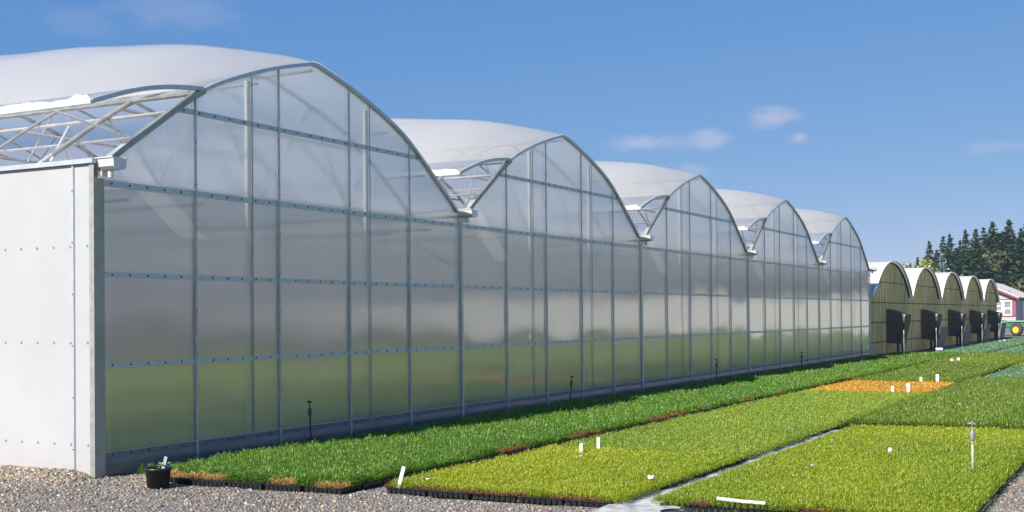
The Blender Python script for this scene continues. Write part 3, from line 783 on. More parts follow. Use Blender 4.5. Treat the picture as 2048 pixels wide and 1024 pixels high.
# mullion caps and bay posts
for b_ in range(NB):
    for k in range(1, 5):
        x = b_ * B + k * PW; m = MB(); zt = zarch(k * PW) - .03
        m.prism([(x - .016, -.0045), (x - .010, -.024), (x + .010, -.024), (x + .016, -.0045)], 'z', .02, zt)
        for q in range(int(zt / .49)):
            z = .3 + q * .49; m.box(x - .006, x + .006, -.029, -.024, z, z + .012, 1)
        m.build('mullion', [M['galv_light'], M['screw']], GH)
for b_ in range(1, NB + 1):
    x = b_ * B; m = MB()
    m.prism([(x - .026, -.0045), (x - .018, -.03), (x + .018, -.03), (x + .026, -.0045)], 'z', .02, 3.24)
    m.build('bay_post', M['galv'], GH)
for b_ in range(NB):
    for f_ in (1 / 3, 2 / 3):
        x = b_ * B + B * f_; m = MB()
        m.box(x - .030, x + .030, .06, .12, 0.0, zarch(B * f_) - .10)
        m.box(x - .010, x + .010, -.006, -.0042, .0, zarch(B * f_) - .05, 1)
        m.build('wind_column', [M['white_plastic'], M['galv_dull']], GH)  # galvanised columns made white, putting the sunlight on them into the colour
# kick plate (galvanised skirt)
for b_ in range(NB):
    m = MB(); P = []
    for i in range(12):
        x = (b_ * B if b_ else .13) + (B - (0 if b_ else .13)) * i / 11
        P.append([(x, -.0025 - .012 * math.sin(min(1, z / .19) * PI) - (.010 if z < .02 else 0), z) for z in np.linspace(-.02, .203, 7)])
    m.grid(P); m.build('kick_plate', M['kick'], GH, True)
# corner trim and posts
m = MB(); m.box(-.012, .125, -.014, -.0055, -.03, 3.18); m.build('corner_trim', pbr('corner_trim_metal', (.36, .34, .29), (.44, .42, .37), .5, .3, 5), GH)
m = MB(); m.box(-.020, -.012, -.014, .055, -.03, 3.36); m.build('corner_post', M['galv_dull'], GH)
# white side wall, seams, screws
m = MB(); P = []
for i in range(60):
    y = .055 + (WALL_L - .055) * i / 59
    P.append([(-.004, y, z) for z in np.linspace(-.02, 3.33, 14)])
m.grid(P); m.build('side_wall', M['sidewall'], GH, True)
m = MB()
for z in (2.464, 1.438, .358):
    y = .10
    while y < 8:
        if abs((y - .30) % 1.22) > .05 and abs((y - .30) % 1.22 - 1.22) > .05:
            m.box(-.010, -.0045, y - .011, y + .011, z - .011, z + .011)
        y += .252
m.build('wall_screws', M['grey_plastic'], GH)
for k in range(20):
    y = .30 + k * 1.22; m = MB()
    m.prism([(-.0045, y - .020), (-.022, y - .012), (-.022, y + .012), (-.0045, y + .020)], 'z', -.02, 3.33)
    for q in range(6): m.box(-.028, -.022, y - .006, y + .006, .3 + q * .55, .312 + q * .55, 1)
    m.build('seam_bar', [M['galv_light'], M['screw']], GH)
m = MB(); m.box(-.045, .015, -.02, WALL_L, 3.335, 3.385); m.build('eave_rail', M['galv_light'], GH)

# gutters, with the open end sticking out of the wall and a drop outlet
for b_ in range(NB + 1):
    x = b_ * B + (.115 if b_ == 0 else 0); m = MB(); pr = -.25
    t = .006
    out_ = [(-.095, .085), (-.085, -.005), (-.05, -.035), (.05, -.035), (.085, -.005), (.095, .085)]
    inn_ = [(a * .92, b + (.006 if b < .05 else 0)) for a, b in out_]
    ys2 = [pr, -.034, WALL_L]
    for ya, yb in ((pr, WALL_L),):
        for i in range(len(out_) - 1):
            p, q = out_[i], out_[i + 1]; p2, q2 = inn_[i], inn_[i + 1]
            m.face([(x + p[0], ya, 3.30 + p[1]), (x + q[0], ya, 3.30 + q[1]), (x + q[0], yb, 3.30 + q[1]), (x + p[0], yb, 3.30 + p[1])])
            m.face([(x + p2[0], yb, 3.30 + p2[1]), (x + q2[0], yb, 3.30 + q2[1]), (x + q2[0], ya, 3.30 + q2[1]), (x + p2[0], ya, 3.30 + p2[1])])
    # end cap
    m.prism([(x + a * 1.02, 3.30 + b * 1.02) for a, b in out_], 'y', pr - .008, pr)
    # lips
    for s_ in (-1, 1): m.box(x + s_ * .095 - .012, x + s_ * .095 + .012, pr - .008, WALL_L, 3.383, 3.395)
    # saddle bracket on the wall
    m.box(x - .055, x + .055, -.05, -.033, 3.20, 3.30)
    m.lathe([(.0, 0), (.030, 0), (.030, .09)], (x, pr + .13, 3.185), 12)
    m.build('gutter', M['gutter'], GH)

# end arches
def arch_pts(y, off=0., u0=FOOT, u1=B - FOOT, n=40, b_=0):
    return [(b_ * B + u, y, zarch(u) + off) for u in np.linspace(u0, u1, n)]
def strip_beam(pts, ya, yb, t, name, mat, parent, mats=None):
    """rectangular bar that follows pts in the x-z plane, between ya and yb, thickness t downwards"""
    m = MB(); n = len(pts); top = []; bot = []
    for i, p in enumerate(pts):
        a = Vector(pts[max(i - 1, 0)]); b = Vector(pts[min(i + 1, n - 1)]); d = (b - a).normalized(); nrm = Vector((-d.z, 0, d.x))
        top.append(Vector(p)); bot.append(Vector(p) - nrm * t)
    def W(v, y): return (v.x, y, v.z)
    for i in range(n - 1):
        m.face([W(top[i], ya), W(bot[i], ya), W(bot[i + 1], ya), W(top[i + 1], ya)])
        m.face([W(top[i], yb), W(top[i + 1], yb), W(bot[i + 1], yb), W(bot[i], yb)])
        m.face([W(top[i], ya), W(top[i + 1], ya), W(top[i + 1], yb), W(top[i], yb)])
        m.face([W(bot[i], ya), W(bot[i], yb), W(bot[i + 1], yb), W(bot[i + 1], ya)])
    m.face([W(top[0], ya), W(top[0], yb), W(bot[0], yb), W(bot[0], ya)]); m.face([W(top[-1], ya), W(bot[-1], ya), W(bot[-1], yb), W(top[-1], yb)])
    return m.build(name, mat, parent)
for b_ in range(NB):
    strip_beam(arch_pts(0, .012, HINGE, B - .12, 40, b_), -.040, .03, .045, 'gable_arch', M['galv'], GH)
    strip_beam(arch_pts(0, .014, FOOT - .02, HINGE, 14, b_), -.050, .035, .065, 'vent_side_arch', M['galv_dull'], GH)

# inflated roof film between the vent hinge and the right gutter
def roof(b_, Ld, amp=.80):
    ny, nu = 44, 40
    rows = []
    us = [HINGE + (B - .10 - HINGE) * i / (nu - 1) for i in range(nu)]
    ysv = [-.03 + (Ld + .03) * (i / (ny - 1)) ** 2.1 for i in range(ny)]
    r = random.Random(40 + b_)
    for y in ysv:
        row = []
        for i, u in enumerate(us):
            t = i / (nu - 1)
            s = zarch(min(u + .02, B)) - zarch(max(u - .02, 0)); nrm = Vector((-s, 0, .04)).normalized()
            a = amp * (1 - math.exp(-max(y, 0) / 2.3)) * math.sin(PI * t ** .9) ** .85
            if y > Ld - 3: a *= max(0, (Ld - y) / 3) ** .5
            a += .016 + .010 * math.sin(y * 3.1 + u * 2 + b_) * math.sin(PI * t)
            p = Vector((b_ * B + u, y, zarch(u))) + nrm * a
            row.append(p)
        rows.append(row[::-1])
    m = MB(); m.grid(rows); return m.build('roof_film', M['film'], GH, True)
for b_ in range(NB): roof(b_, WALL_L)

# opened roof vents: film flap from the hinge out over the gutter
def flap_pt(t, y):
    """t 0 at hinge .. 1 at free edge"""
    x = HINGE + (-.05 - HINGE) * t; z = 4.385 + (3.985 - 4.385) * t + .075 * math.sin(PI * t)
    return x, z
for b_ in range(NB):
    m = MB(); rows = []
    for i in range(60):
        y = -.02 + WALL_L * (i / 59) ** 1.5
        rows.append([(b_ * B + flap_pt(t, y)[0], y, flap_pt(t, y)[1] + .02) for t in np.linspace(0, 1, 12)])
    m.grid(rows); vf = m.build('vent_flap', M['film'], GH, True)
    # bowed end bar of the flap and its square edge rail
    strip_beam([(b_ * B + flap_pt(t, 0)[0], 0, flap_pt(t, 0)[1] + .022) for t in np.linspace(1, 0, 20)], -.035, .02, .05, 'flap_bow', M['galv_light'], vf)
    m = MB(); m.box(b_ * B - .075, b_ * B - .035, -.03, WALL_L, 3.955, 3.995); m.build('flap_rail', M['gutter'], vf)
    # bunched spare film along the free edge
    r = random.Random(90 + b_); rows = []
    for i in range(150):
        y = .0 + 11 * (i / 149) ** 1.25; bulge = .5 + .9 * float(vnoise(np.array([y * 1.4 + 7 * b_]), np.array([1.5]), 33)[0])
        row = []
        for j in range(9):
            a = PI * j / 8; rad = .052 * bulge * (.45 + .7 * float(vnoise(np.array([y * 5 + 3]), np.array([j * .8 + 2 * b_]), 35)[0]) + .55 * float(vnoise(np.array([y * 13 + 5]), np.array([j * 1.7 + 2 * b_]), 36)[0])) * (1 if y > .06 else .4)
            row.append((b_ * B - .035 - math.cos(a) * rad * 1.1 + .05, y, 3.995 + math.sin(a) * rad * 1.15))
        rows.append(row)
    m = MB(); m.grid(rows); m.build('bunched_film', M['bunch'], vf, True)

# trusses inside every bay
def truss(b_, y, full=True):
    m = MB(); o = b_ * B
    m.tube([(o + u, y, zarch(u) - .06) for u in np.linspace(.10, B - .10, 26)], .030, 8)
    zc = 3.42
    m.tube([(o + .1, y, zc - .1), (o + B - .1, y, zc - .1)], .024, 8)
    zk = 4.22
    uk = [u for u in np.linspace(0, B, 300) if zarch(u) > zk + .06]
    m.tube([(o + uk[0], y, zk), (o + uk[-1], y, zk)], .020, 8)
    nodes_b = [.1, B * .25, B * .5, B * .75, B - .1]; 
    top_u = [B * .17, B * .36, B * .64, B * .83]
    for i, u in enumerate(top_u):
        for v in (nodes_b[i], nodes_b[i + 1]):
            m.tube([(o + u, y, zarch(u) - .08), (o + v, y, zc - .1)], .016, 6)
    return m.build('roof_truss', M['steel_tube'], GH, True)
YT = [1.15 + 2.44 * k for k in range(9)]
for b_ in range(NB):
    for y in YT[: 9 if b_ < 2 else 4]: truss(b_, y)
for b_ in range(NB):
    # light bows between trusses, purlins, vent actuators
    for y in YT[:5]:
        m = MB(); m.tube([(b_ * B + u, y + 1.22, zarch(u) - .05) for u in np.linspace(.12, B - .12, 22)], .020, 6); m.build('roof_bow', M['steel_tube'], GH, True)
    for u, dz, rr_ in ((.85, -.14, .016), (1.35, -.12, .022), (HINGE, -.04, .024), (2.7, -.16, .018), (B / 2, -.10, .022), (5.6, -.16, .018), (6.6, -.14, .018)):
        m = MB(); z = zarch(u) + dz; m.tube([(b_ * B + u, .05, z), (b_ * B + u, WALL_L, z)], rr_, 8); m.build('purlin', M['gutter'] if u in (.85, 5.6, 1.35) else M['steel_tube'], GH, True)
    for k in range(6):
        y = .95 + k * 2.44
        m = MB(); m.tube([(b_ * B + 2.35, y + .05, 3.75), (b_ * B + .12, y + .05, 4.06)], .016, 6)
        m.tube([(b_ * B + .35, y + .1, 3.46), (b_ * B + 1.2, y + .75, 4.02)], .013, 6)
        m.build('vent_arm', M['gutter'] if k == 0 else M['steel_tube'], GH)
# interior columns under the gutters, diagonal braces behind the end wall, pipes and shade screen
for b_ in range(NB + 1):
    for k in range(6):
        xo = b_ * B + (.07 if b_ == 0 else -.07 if b_ == NB else 0); m = MB(); m.box(xo - .04, xo + .04, (.10 if k == 0 else k * 4.88) - .04, (.10 if k == 0 else k * 4.88) + .04, 0, 3.26); m.build('gutter_column', M['galv'], GH)
for (xa, za, xb, zb) in ((1.33, 1.96, 2.46, .15), (9.1, 1.96, 10.2, .15), (17.0, 1.96, 18.1, .15), (24.6, 1.96, 25.7, .15), (32.2, 1.96, 33.3, .15), (5.6, 3.05, 7.6, 2.42)):
    m = MB(); m.tube([(xa, .05, za), (xb, .05, zb)], .020, 8); m.build('brace_rod', M['film'], GH, True)  # rods use pale translucent film, standing in for the sunlight on them
pm = pbr('painted_pipe', (.70, .71, .72), (.8, .8, .8), .45, .1, 4)
for b_ in range(NB):
    for k, (u, z) in enumerate(((.7, 3.02), (1.9, 3.06), (3.2, 2.86), (4.5, 3.04), (5.9, 2.92), (7.0, 3.05))):
        m = MB(); m.tube([(b_ * B + u, .25, z), (b_ * B + u, WALL_L - .3, z)], .022, 6); m.build('crop_pipe', pm, GH, True)
def screen_mat():
    m, nt, out = newmat('grey_shade_screen')
    col, fac, _ = noise_col(nt, (.60, .60, .60), (.90, .90, .89), 2.6, 3, stretch=(3, .05, 1))
    d = N(nt, 'ShaderNodeBsdfDiffuse'); t = N(nt, 'ShaderNodeBsdfTranslucent'); L(nt, col, d.inputs[0]); L(nt, col, t.inputs[0])
    mx = N(nt, 'ShaderNodeMixShader'); mx.inputs[0].default_value = .20; L(nt, d.outputs[0], mx.inputs[1]); L(nt, t.outputs[0], mx.inputs[2]); L(nt, mx.outputs[0], out.inputs[0])
    return m
M['screen'] = screen_mat()
for b_ in range(NB):
    rows = []
    for i in range(24):
        u = .10 + (B - .2) * i / 23
        rows.append([(b_ * B + u, y, 3.22 - .05 * abs(math.sin(u * 2.1)) ) for y in (.18, 4, 12, WALL_L - .2)])
    m = MB(); m.grid(rows); m.build('shade_screen', M['screen'], GH, True)
m = MB(); m.box(.05, XE - .05, .2, WALL_L, .004, .012); m.build('inside_floor', pbr('inside_floor', (.42, .41, .38), (.52, .50, .47), .9, 0, .8), GH)
mcr = pbr('added_crop_green', (.36, .42, .10), (.52, .56, .17), .9, 0, 1.5, bump=.5)
for b_ in range(NB):
    m = MB(); m.box(b_ * B + .5, (b_ + 1) * B - .5, 1.3, 13.5, .05, .55); m.build('added_crop', mcr, GH)  # unseen green blocks added to tint the lower wall green
# far end wall and far side wall
m = MB()
for b_ in range(NB):
    pts = [(b_ * B + u, WALL_L + .02, zarch(u) - .02) for u in np.linspace(0.01, B - .01, 24)]
    m.face([(b_ * B + .01, WALL_L + .02, 0)] + pts + [(b_ * B + B - .01, WALL_L + .02, 0)])
m.build('back_wall', M['sidewall'], GH)
m = MB(); m.box(XE + .005, XE + .012, .05, WALL_L, 0, 3.28); m.build('far_side_wall', M['sidewall'], GH)

# ------------------------------------------------------------------ older greenhouse
hoopm, nt, out = newmat('cream_hoop_film')
hc, _, _ = noise_col(nt, (.84, .82, .77), (.92, .90, .86), 1.5)
hd_ = N(nt, 'ShaderNodeBsdfDiffuse'); ht = N(nt, 'ShaderNodeBsdfTranslucent'); L(nt, hc, hd_.inputs[0]); L(nt, hc, ht.inputs[0])
hm_ = N(nt, 'ShaderNodeMixShader'); hm_.inputs[0].default_value = .42; L(nt, hd_.outputs[0], hm_.inputs[1]); L(nt, ht.outputs[0], hm_.inputs[2]); L(nt, hm_.outputs[0], out.inputs[0])
X0, B2, N2, L2 = 38.42, 7.80, 5, 18.0
OG = empty('older_greenhouse', (X0, .04, 0)); tag(OG, 'older low greenhouse with stained olive front and five white hooped roofs beyond the large one', 'greenhouse')
def z2(u):
    s = abs(2 * u / B2 - 1); return 2.33 + 1.44 * (1 - s ** 2.25) ** .86
for b_ in range(N2):
    o = b_ * B2; m = MB()
    us = np.linspace(.02, B2 - .02, 40)
    rows = []
    for u in us:
        uu = u; zt = z2(u) - .015
        rib = .012 * math.cos(u * 2 * PI / .30)
        rows.append([(o + u, rib, z) for z in np.linspace(-.02, zt, 10)])
    # denser ribs
    us = np.linspace(.02, B2 - .02, 210); rows = [[(o + u, .010 * math.cos(u * 2 * PI / .26), z) for z in np.linspace(-.02, z2(u) - .015, 8)] for u in us]
    m.grid(rows); m.build('stained_front', M['olive'], OG, True)
    # film roof and white rim
    us = np.concatenate([[0], .5 * B2 * (1 - np.cos(np.linspace(.02, PI - .02, 40))), [B2]])
    m = MB(); m.grid([[(o + u, y, z2(u) + .01) for y in (-.16, .5, 2, 6, L2)] for u in us]); m.build('hoop_roof', hoopm, OG, True)
    pts = [(o + u, 0, z2(u) + .03) for u in us]
    strip_beam(pts, -.20, -.12, .026, 'roof_rim', M['white_plastic'], OG)
    strip_beam([(p[0], 0, p[2] - .042) for p in pts], -.085, .03, .03, 'rim_edge', M['hood'], OG)
    m = MB(); m.box(o - .09, o + .09, -.16, L2, 2.28, 2.36); m.build('valley_gutter', M['white_plastic'], OG)
for z in (2.10, 1.32, .55):
    m = MB(); m.box(0, N2 * B2, -.022, -.013, z - .018, z + .018); m.build('front_rail', pbr('rusty_rail', (.07, .06, .035), (.11, .09, .05), .8, 0, 5), OG)
for b_ in range(N2):
    us = [u for u in np.linspace(0, B2, 300) if z2(u) > 2.96]
    m = MB(); m.box(b_ * B2 + us[0], b_ * B2 + us[-1], -.022, -.013, 2.90, 2.935); m.build('gable_rail', M['hood'], OG)
m = MB(); m.box(N2 * B2, N2 * B2 + .03, 0, L2, 0, 2.3); m.build('end_side_wall', M['olive'], OG)
m = MB()
for b_ in range(N2):
    m.face([(b_ * B2, L2, 0)] + [(b_ * B2 + u, L2, z2(u)) for u in np.linspace(0, B2, 20)] + [(b_ * B2 + B2, L2, 0)])
m.build('rear_wall', M['olive'], OG)
m = MB(); m.box(0, .02, .06, L2, 0, 2.3); m.build('near_side_wall', M['olive'], OG)
names = ['nearest', 'second', 'third', 'fourth', 'farthest']
for k in range(5):
    x = 2.84 + 7.80 * k; g = MB()
    sec = [(-.03, 1.85), (-.76, 1.62), (-.53, .45), (-.03, .50)]
    g.prism(sec, 'x', x, x + 1.22)
    h = g.build('fan_hood', M['hood'], OG)
    g = MB(); g.prism([(-.767, 1.60), (-.79, 1.60), (-.56, .47), (-.537, .47)], 'x', x + .03, x + 1.19)
    g.build('hood_louvre', M['hood_dark'], h)
    g = MB(); g.prism([(-.70, 1.636), (-.765, 1.615), (-.73, 1.50)], 'x', x - .03, x - .004); g.build('sunlit_corner', M['pvc'], h)  # pale triangle drawn in the shape of sun on the hood's corner
    for xl in (x + .05, x + 1.08):
        g = MB(); g.box(xl, xl + .07, -.50, -.40, -.02, .46); g.build('hood_leg', M['hood'], h)
for k in range(1, 5):
    x = X0 + 2.84 + 7.80 * k
    m = MB(); m.prism([(-1.35, 0), (0.45, 0), (2.0, 1.02), (-.25, 1.05)], 'y', -.02, .02)
    tag(m.build('leaning_board', M['board'], None, False, (x + .0, -.86, .0), (0, 0, 0)), 'dark weathered board leaning before the %s fan hood' % names[k], 'board', 'boards leaning before the fan hoods')
for k, x in enumerate((37.6, 44.8, 52.1, 59.2, 66.5)):
    e = empty('standpipe', (x, -1.33, 0)); tag(e, 'thin pale standpipe, %s of those before the older greenhouse' % names[k], 'pipe', 'pale standpipes before the older greenhouse')
    m = MB(); m.tube([(0, 0, 0), (0, 0, .85)], .010, 8); m.build('pipe', M['pvc'], e, True)
    m = MB(); m.lathe([(0, 0), (.024, 0), (.024, .20), (.015, .23), (0, .23)], (0, 0, .82), 10); m.build('sprinkler_cap', M['pvc'], e, True)

# cooler like bucket
e = empty('cooler_box', (43.6, -1.62, 0), .25); tag(e, 'white topped blue box on the ground by the older greenhouse', 'box'); e.scale = (.58, .58, .62)
m = MB(); m.prism([(-.26, .0), (.26, .0), (.29, .26), (-.29, .26)], 'y', -.2, .2); m.build('box_body', pbr('dull_blue', (.10, .16, .30), (.15, .22, .36), .5, 0, 6), e)
m = MB(); m.prism([(-.31, .26), (.31, .26), (.31, .31), (.22, .38), (-.22, .38), (-.31, .31)], 'y', -.22, .22); m.build('box_lid', M['white_plastic'], e)

# ------------------------------------------------------------------ house and trailer
HX, HY = 125.0, 3.72
HS = empty('house', (HX, HY, 0)); tag(HS, 'low pale grey house with dark red trim and a light roof behind the green trailer', 'house')
hw, hl = 7.4, 22.0; rz_, ez = 4.95, 3.12
m = MB(); m.prism([(0, 0), (hw, 0), (hw, 2.95), (hw / 2, 2.95 + (rz_ - ez) * .93), (0, 2.95)], 'x', 0, hl); m.build('wall', pbr('grey_siding', (.38, .38, .38), (.44, .44, .44), .8, 0, 3, stretch=(1, 1, 8)), HS)
m = MB(); sl = (rz_ - ez) / (hw / 2 + .35)
for a, b in (((-.35, ez), (hw / 2, rz_)), ((hw / 2, rz_), (hw + .35, ez))):
    m.prism([a, b, (b[0], b[1] + .10), (a[0], a[1] + .10)], 'x', -.45, hl + .45)
rf = m.build('roof', pbr('pale_shingle', (.60, .54, .50), (.70, .64, .60), .9, 0, 5), HS)
m = MB(); m.box(3.2, 3.7, .9, 1.15, ez + .62, ez + .90); m.build('roof_vent', M['grey_plastic'], rf)
red = pbr('dark_red_trim', (.22, .05, .05), (.28, .07, .065), .6, 0, 4)
m = MB()
for a, b in (((-.36, ez - .02), (hw / 2, rz_ - .02)), ((hw / 2, rz_ - .02), (hw + .36, ez - .02))):
    m.prism([(a[0], a[1] - .20), (b[0], b[1] - .20), b, a], 'x', -.50, -.44)
m.build('rake_trim', red, HS)
m = MB(); m.box(-.40, hl, -.0, .0 - .36, ez - .12, ez - .005); m.build('eave_soffit', pbr('dark_soffit', (.12, .11, .10), (.16, .15, .14), .8), HS)
def window(y0, y1, z0, z1):
    f = MB(); f.box(-.07, -.004, y0, y1, z0, z0 + .10); f.box(-.07, -.004, y0, y1, z1 - .10, z1)
    f.box(-.07, -.004, y0, y0 + .09, z0 + .10, z1 - .10); f.box(-.07, -.004, y1 - .09, y1, z0 + .10, z1 - .10)
    f.box(-.06, -.004, y0 + .09, y1 - .09, (z0 + z1) / 2 - .05, (z0 + z1) / 2 + .05)
    o = f.build('window', M['white_plastic'], HS)
    g = MB(); g.box(-.03, -.003, y0 + .09, y1 - .09, z0 + .10, z1 - .10); g.build('pane', pbr('window_glass', (.12, .14, .15), (.35, .36, .35), .1, 0, 1.1, stretch=(1, .3, 4)), o)
window(.36, 1.16, 1.36, 2.88); window(1.26, 2.0, 1.75, 2.88)
m = MB(); m.box(-.05, -.003, -.02, .32, 1.34, 2.92); m.build('shutter', pbr('red_shutter', (.28, .05, .09), (.34, .07, .11), .6), HS)
m = MB(); m.box(-.03, -.002, .32, 2.9, 2.93, 3.02); m.box(-.04, -.004, .0, 2.9, 1.22, 1.32); m.build('window_trim', red, HS)
m = MB(); m.box(5.8, 6.05, -.03, -.003, 0, 2.95); m.build('wall_post', red, HS)
m = MB(); m.box(6.05, 9.2, -.02, -.004, .2, 2.9); m.build('cream_door', pbr('cream_paint', (.72, .68, .50), (.78, .74, .56), .6), HS)

TX, TY = 83.3, -.58
TR = empty('farm_trailer', (TX, TY, 0)); tag(TR, 'green farm trailer with a yellow hubbed black wheel parked by the house', 'trailer')
gr = pbr('green_paint', (.035, .16, .065), (.05, .21, .085), .45, 0, 3); 
m = MB(); m.prism([(1.2, .55), (.9, .40), (-3.8, .40), (-3.8, .98), (.55, .98), (1.05, .90)], 'x', .25, 1.9); m.build('trailer_box', gr, TR)
m = MB(); m.box(.15, 2.0, -3.9, .62, .99, 1.09); m.build('top_rail', pbr('pale_green_paint', (.16, .34, .22), (.22, .40, .28), .45), TR)
m = MB(); m.prism([(1.5, 1.22), (1.7, 1.15), (.6, .93), (.5, 1.0)], 'x', .5, 1.5); m.build('drawbar', gr, TR)
m = MB(); m.box(.20, .245, -3.7, 1.0, .62, .68); m.build('side_rib', M['hood'], TR)
wh = MB(); wh.lathe([(.24, -.13), (.40, -.15), (.45, -.10), (.46, 0), (.45, .10), (.40, .15), (.24, .13)], (0, 0, 0), 28)
wl = wh.build('wheel', pbr('dusty_tyre', (.035, .03, .027), (.085, .07, .06), .85, 0, 6), TR, True, (-.05, 0, .46), (PI / 2, 0, PI / 2 - .5))
hb = MB(); hb.lathe([(0, -.10), (.07, -.10), (.08, -.05), (.20, -.04), (.245, -.125), (.25, -.10)], (0, 0, 0), 24); hb.lathe([(0, .10), (.07, .10), (.08, .05), (.20, .04), (.245, .125), (.25, .10)], (0, 0, 0), 24)
hb.build('hub', pbr('yellow_paint', (.75, .50, .04), (.82, .58, .06), .45), wl, True)

# ------------------------------------------------------------------ trees
def conifer_mesh(name, H, Rm, seed, cols, droop=.35, dens=1.0, bare=.08, jag=.35):
    r = np.random.default_rng(seed); quads = []; C = []
    cols = np.array(cols); nl = int(30 * dens * H / 18)
    for i in range(nl):
        t = i / (nl - 1); z = H * (bare + (1 - bare) * t)
        Rz = Rm * min((1 - t) ** .80, 1.12 * (1 - t) + .01) * (1 + jag * (r.random() - .5)) + .05
        nb = max(3, int((8 if t < .8 else 5) * (1 if dens < 1.3 else 1.3)))
        a0 = r.random() * 6.28
        for b in range(nb):
            a = a0 + 2 * PI * b / nb + r.normal(0, .25); Rb = Rz * r.uniform(.55, 1.18)
            tone = r.uniform(.6, 1.3)
            ns = max(2, int(Rb / .42))
            for s in range(ns):
                f = (s + .7) / ns; d = Rb * f; zz = z - droop * Rb * f ** 1.6 + r.normal(0, .10) + .12 * Rb * f * f
                for q in range(5):
                    sz = (.58 if H > 10 else .34) * r.uniform(.6, 1.3) * (1.1 - .5 * f) * (Rm / 3.4) ** .5 * (.42 + .58 * min(1, Rz / 2.2))
                    aa = a + r.normal(0, .55)
                    u = np.array([math.cos(aa), math.sin(aa), r.normal(-.2, .35)]) * sz; v = np.array([-math.sin(aa), math.cos(aa), r.normal(0, .55)]) * sz * .55
                    c = np.array([d * math.cos(a) + r.normal(0, .12), d * math.sin(a) + r.normal(0, .12), zz + r.normal(0, .08)])
                    quads.append([c - u * .6, c + v, c + u, c - v]); C.append(cols[r.integers(len(cols))] * tone)
    # leader
    for k in range(10):
        z = H * (.93 + .085 * k / 9); a = r.random() * 6.28; u = np.array([math.cos(a), math.sin(a), .5]) * .30 * (1.1 - k / 10); v = np.array([0, 0, .4])
        c = np.array([0, 0, z]); quads.append([c - u * .2, c + v * .6, c + u, c - v * .3]); C.append(cols[0])
    V = np.array(quads).reshape(-1, 3); n = len(quads); Cv = np.repeat(np.array(C), 4, 0)
    return V, n, Cv
def mesh_from_quads(name, V, n, Cv, mat):
    o = np_mesh(name, V, np.arange(n * 4), np.arange(n) * 4, np.full(n, 4), [mat], Cv)
    return o
FIR = [(0.046, 0.096, 0.053), (0.062, 0.124, 0.063), (0.033, 0.071, 0.048), (0.083, 0.14, 0.069)]
FIR2 = [(0.048, 0.098, 0.048), (0.078, 0.134, 0.059), (0.031, 0.071, 0.042), (0.095, 0.143, 0.073)]
BLUE = [(0.208, 0.304, 0.304), (0.288, 0.4, 0.4), (0.144, 0.224, 0.224), (0.384, 0.496, 0.496)]
GOLD = [(.34, .36, .05), (.45, .42, .08), (.14, .20, .03), (.62, .60, .35)]
BRN = [(0.072, 0.073, 0.028), (0.095, 0.088, 0.039), (0.047, 0.062, 0.026), (0.114, 0.104, 0.051)]
DEC = [(0.044, 0.088, 0.029), (0.063, 0.115, 0.039), (0.032, 0.068, 0.024), (0.082, 0.128, 0.049)]
def trunk(H, r0):
    m = MB(); m.tube([(0, 0, -.3), (0.03, 0, H * .5), (0, 0, H * .97)], r0, 7, radii=[r0, r0 * .55, .03])
    return m
def new_tree(name, V, n, Cv, H, r0):
    e = empty(name)
    trunk(H, r0).build('trunk', M['bark'], e, True)
    c = mesh_from_quads('crown', V, n, Cv, M['needle']); c.parent = e
    return e
protos = []
for s, (H, R0, cl_, dr, dn, jg) in enumerate([(18, 6.4, FIR, .40, 1.1, .5), (18, 5.8, FIR, .34, 1.0, .6), (18, 7.0, FIR2, .42, 1.1, .5), (18, 6.0, FIR2, .28, .9, .7), (18, 5.4, FIR, .45, 1.0, .5)]):
    V, n, Cv = conifer_mesh('c', H, R0, 50 + s, cl_, dr, dn, .06, jg); protos.append(new_tree('conifer', V, n, Cv, H, .28))
used = [False] * 5
def plant(pi, x, y, H, rz, lab, group, base=0., wide=1.):
    if not used[pi]: e = protos[pi]; used[pi] = True
    else: e = copy_tree(protos[pi])
    e.location = (x, y, base); e.rotation_euler = (0, 0, rz); s = (H) / 18.; e.scale = (s * wide, s * wide, s)
    tag(e, lab, 'tree', group); return e
def leafy_mesh(Rx, Rz, zc, seed, cols, n=1700, leaf=.42, lumps=9):
    r = np.random.default_rng(seed); cols = np.array(cols)
    cen = np.stack([r.normal(0, Rx * .5, lumps), r.normal(0, Rx * .5, lumps), zc + r.normal(0, Rz * .45, lumps)], 1); rad = r.uniform(.35, .6, lumps) * Rx; tone = r.uniform(.65, 1.3, lumps)
    k = r.integers(0, lumps, n); d = r.normal(0, 1, (n, 3)); d /= np.linalg.norm(d, axis=1)[:, None]
    c = cen[k] + d * (rad[k] * r.uniform(.55, 1.05, n))[:, None] * np.array([1, 1, Rz / Rx])
    c[:, 2] = np.maximum(c[:, 2], .4)
    u = r.normal(0, 1, (n, 3)); u /= np.linalg.norm(u, axis=1)[:, None]; v = np.cross(u, r.normal(0, 1, (n, 3))); v /= np.linalg.norm(v, axis=1)[:, None]
    s = (leaf * r.uniform(.5, 1.3, n))[:, None]
    V = np.stack([c - u * s, c + v * s * .6, c + u * s, c - v * s * .6], 1).reshape(-1, 3)
    return V, n, np.repeat(cols[r.integers(0, len(cols), n)] * tone[k][:, None], 4, 0)

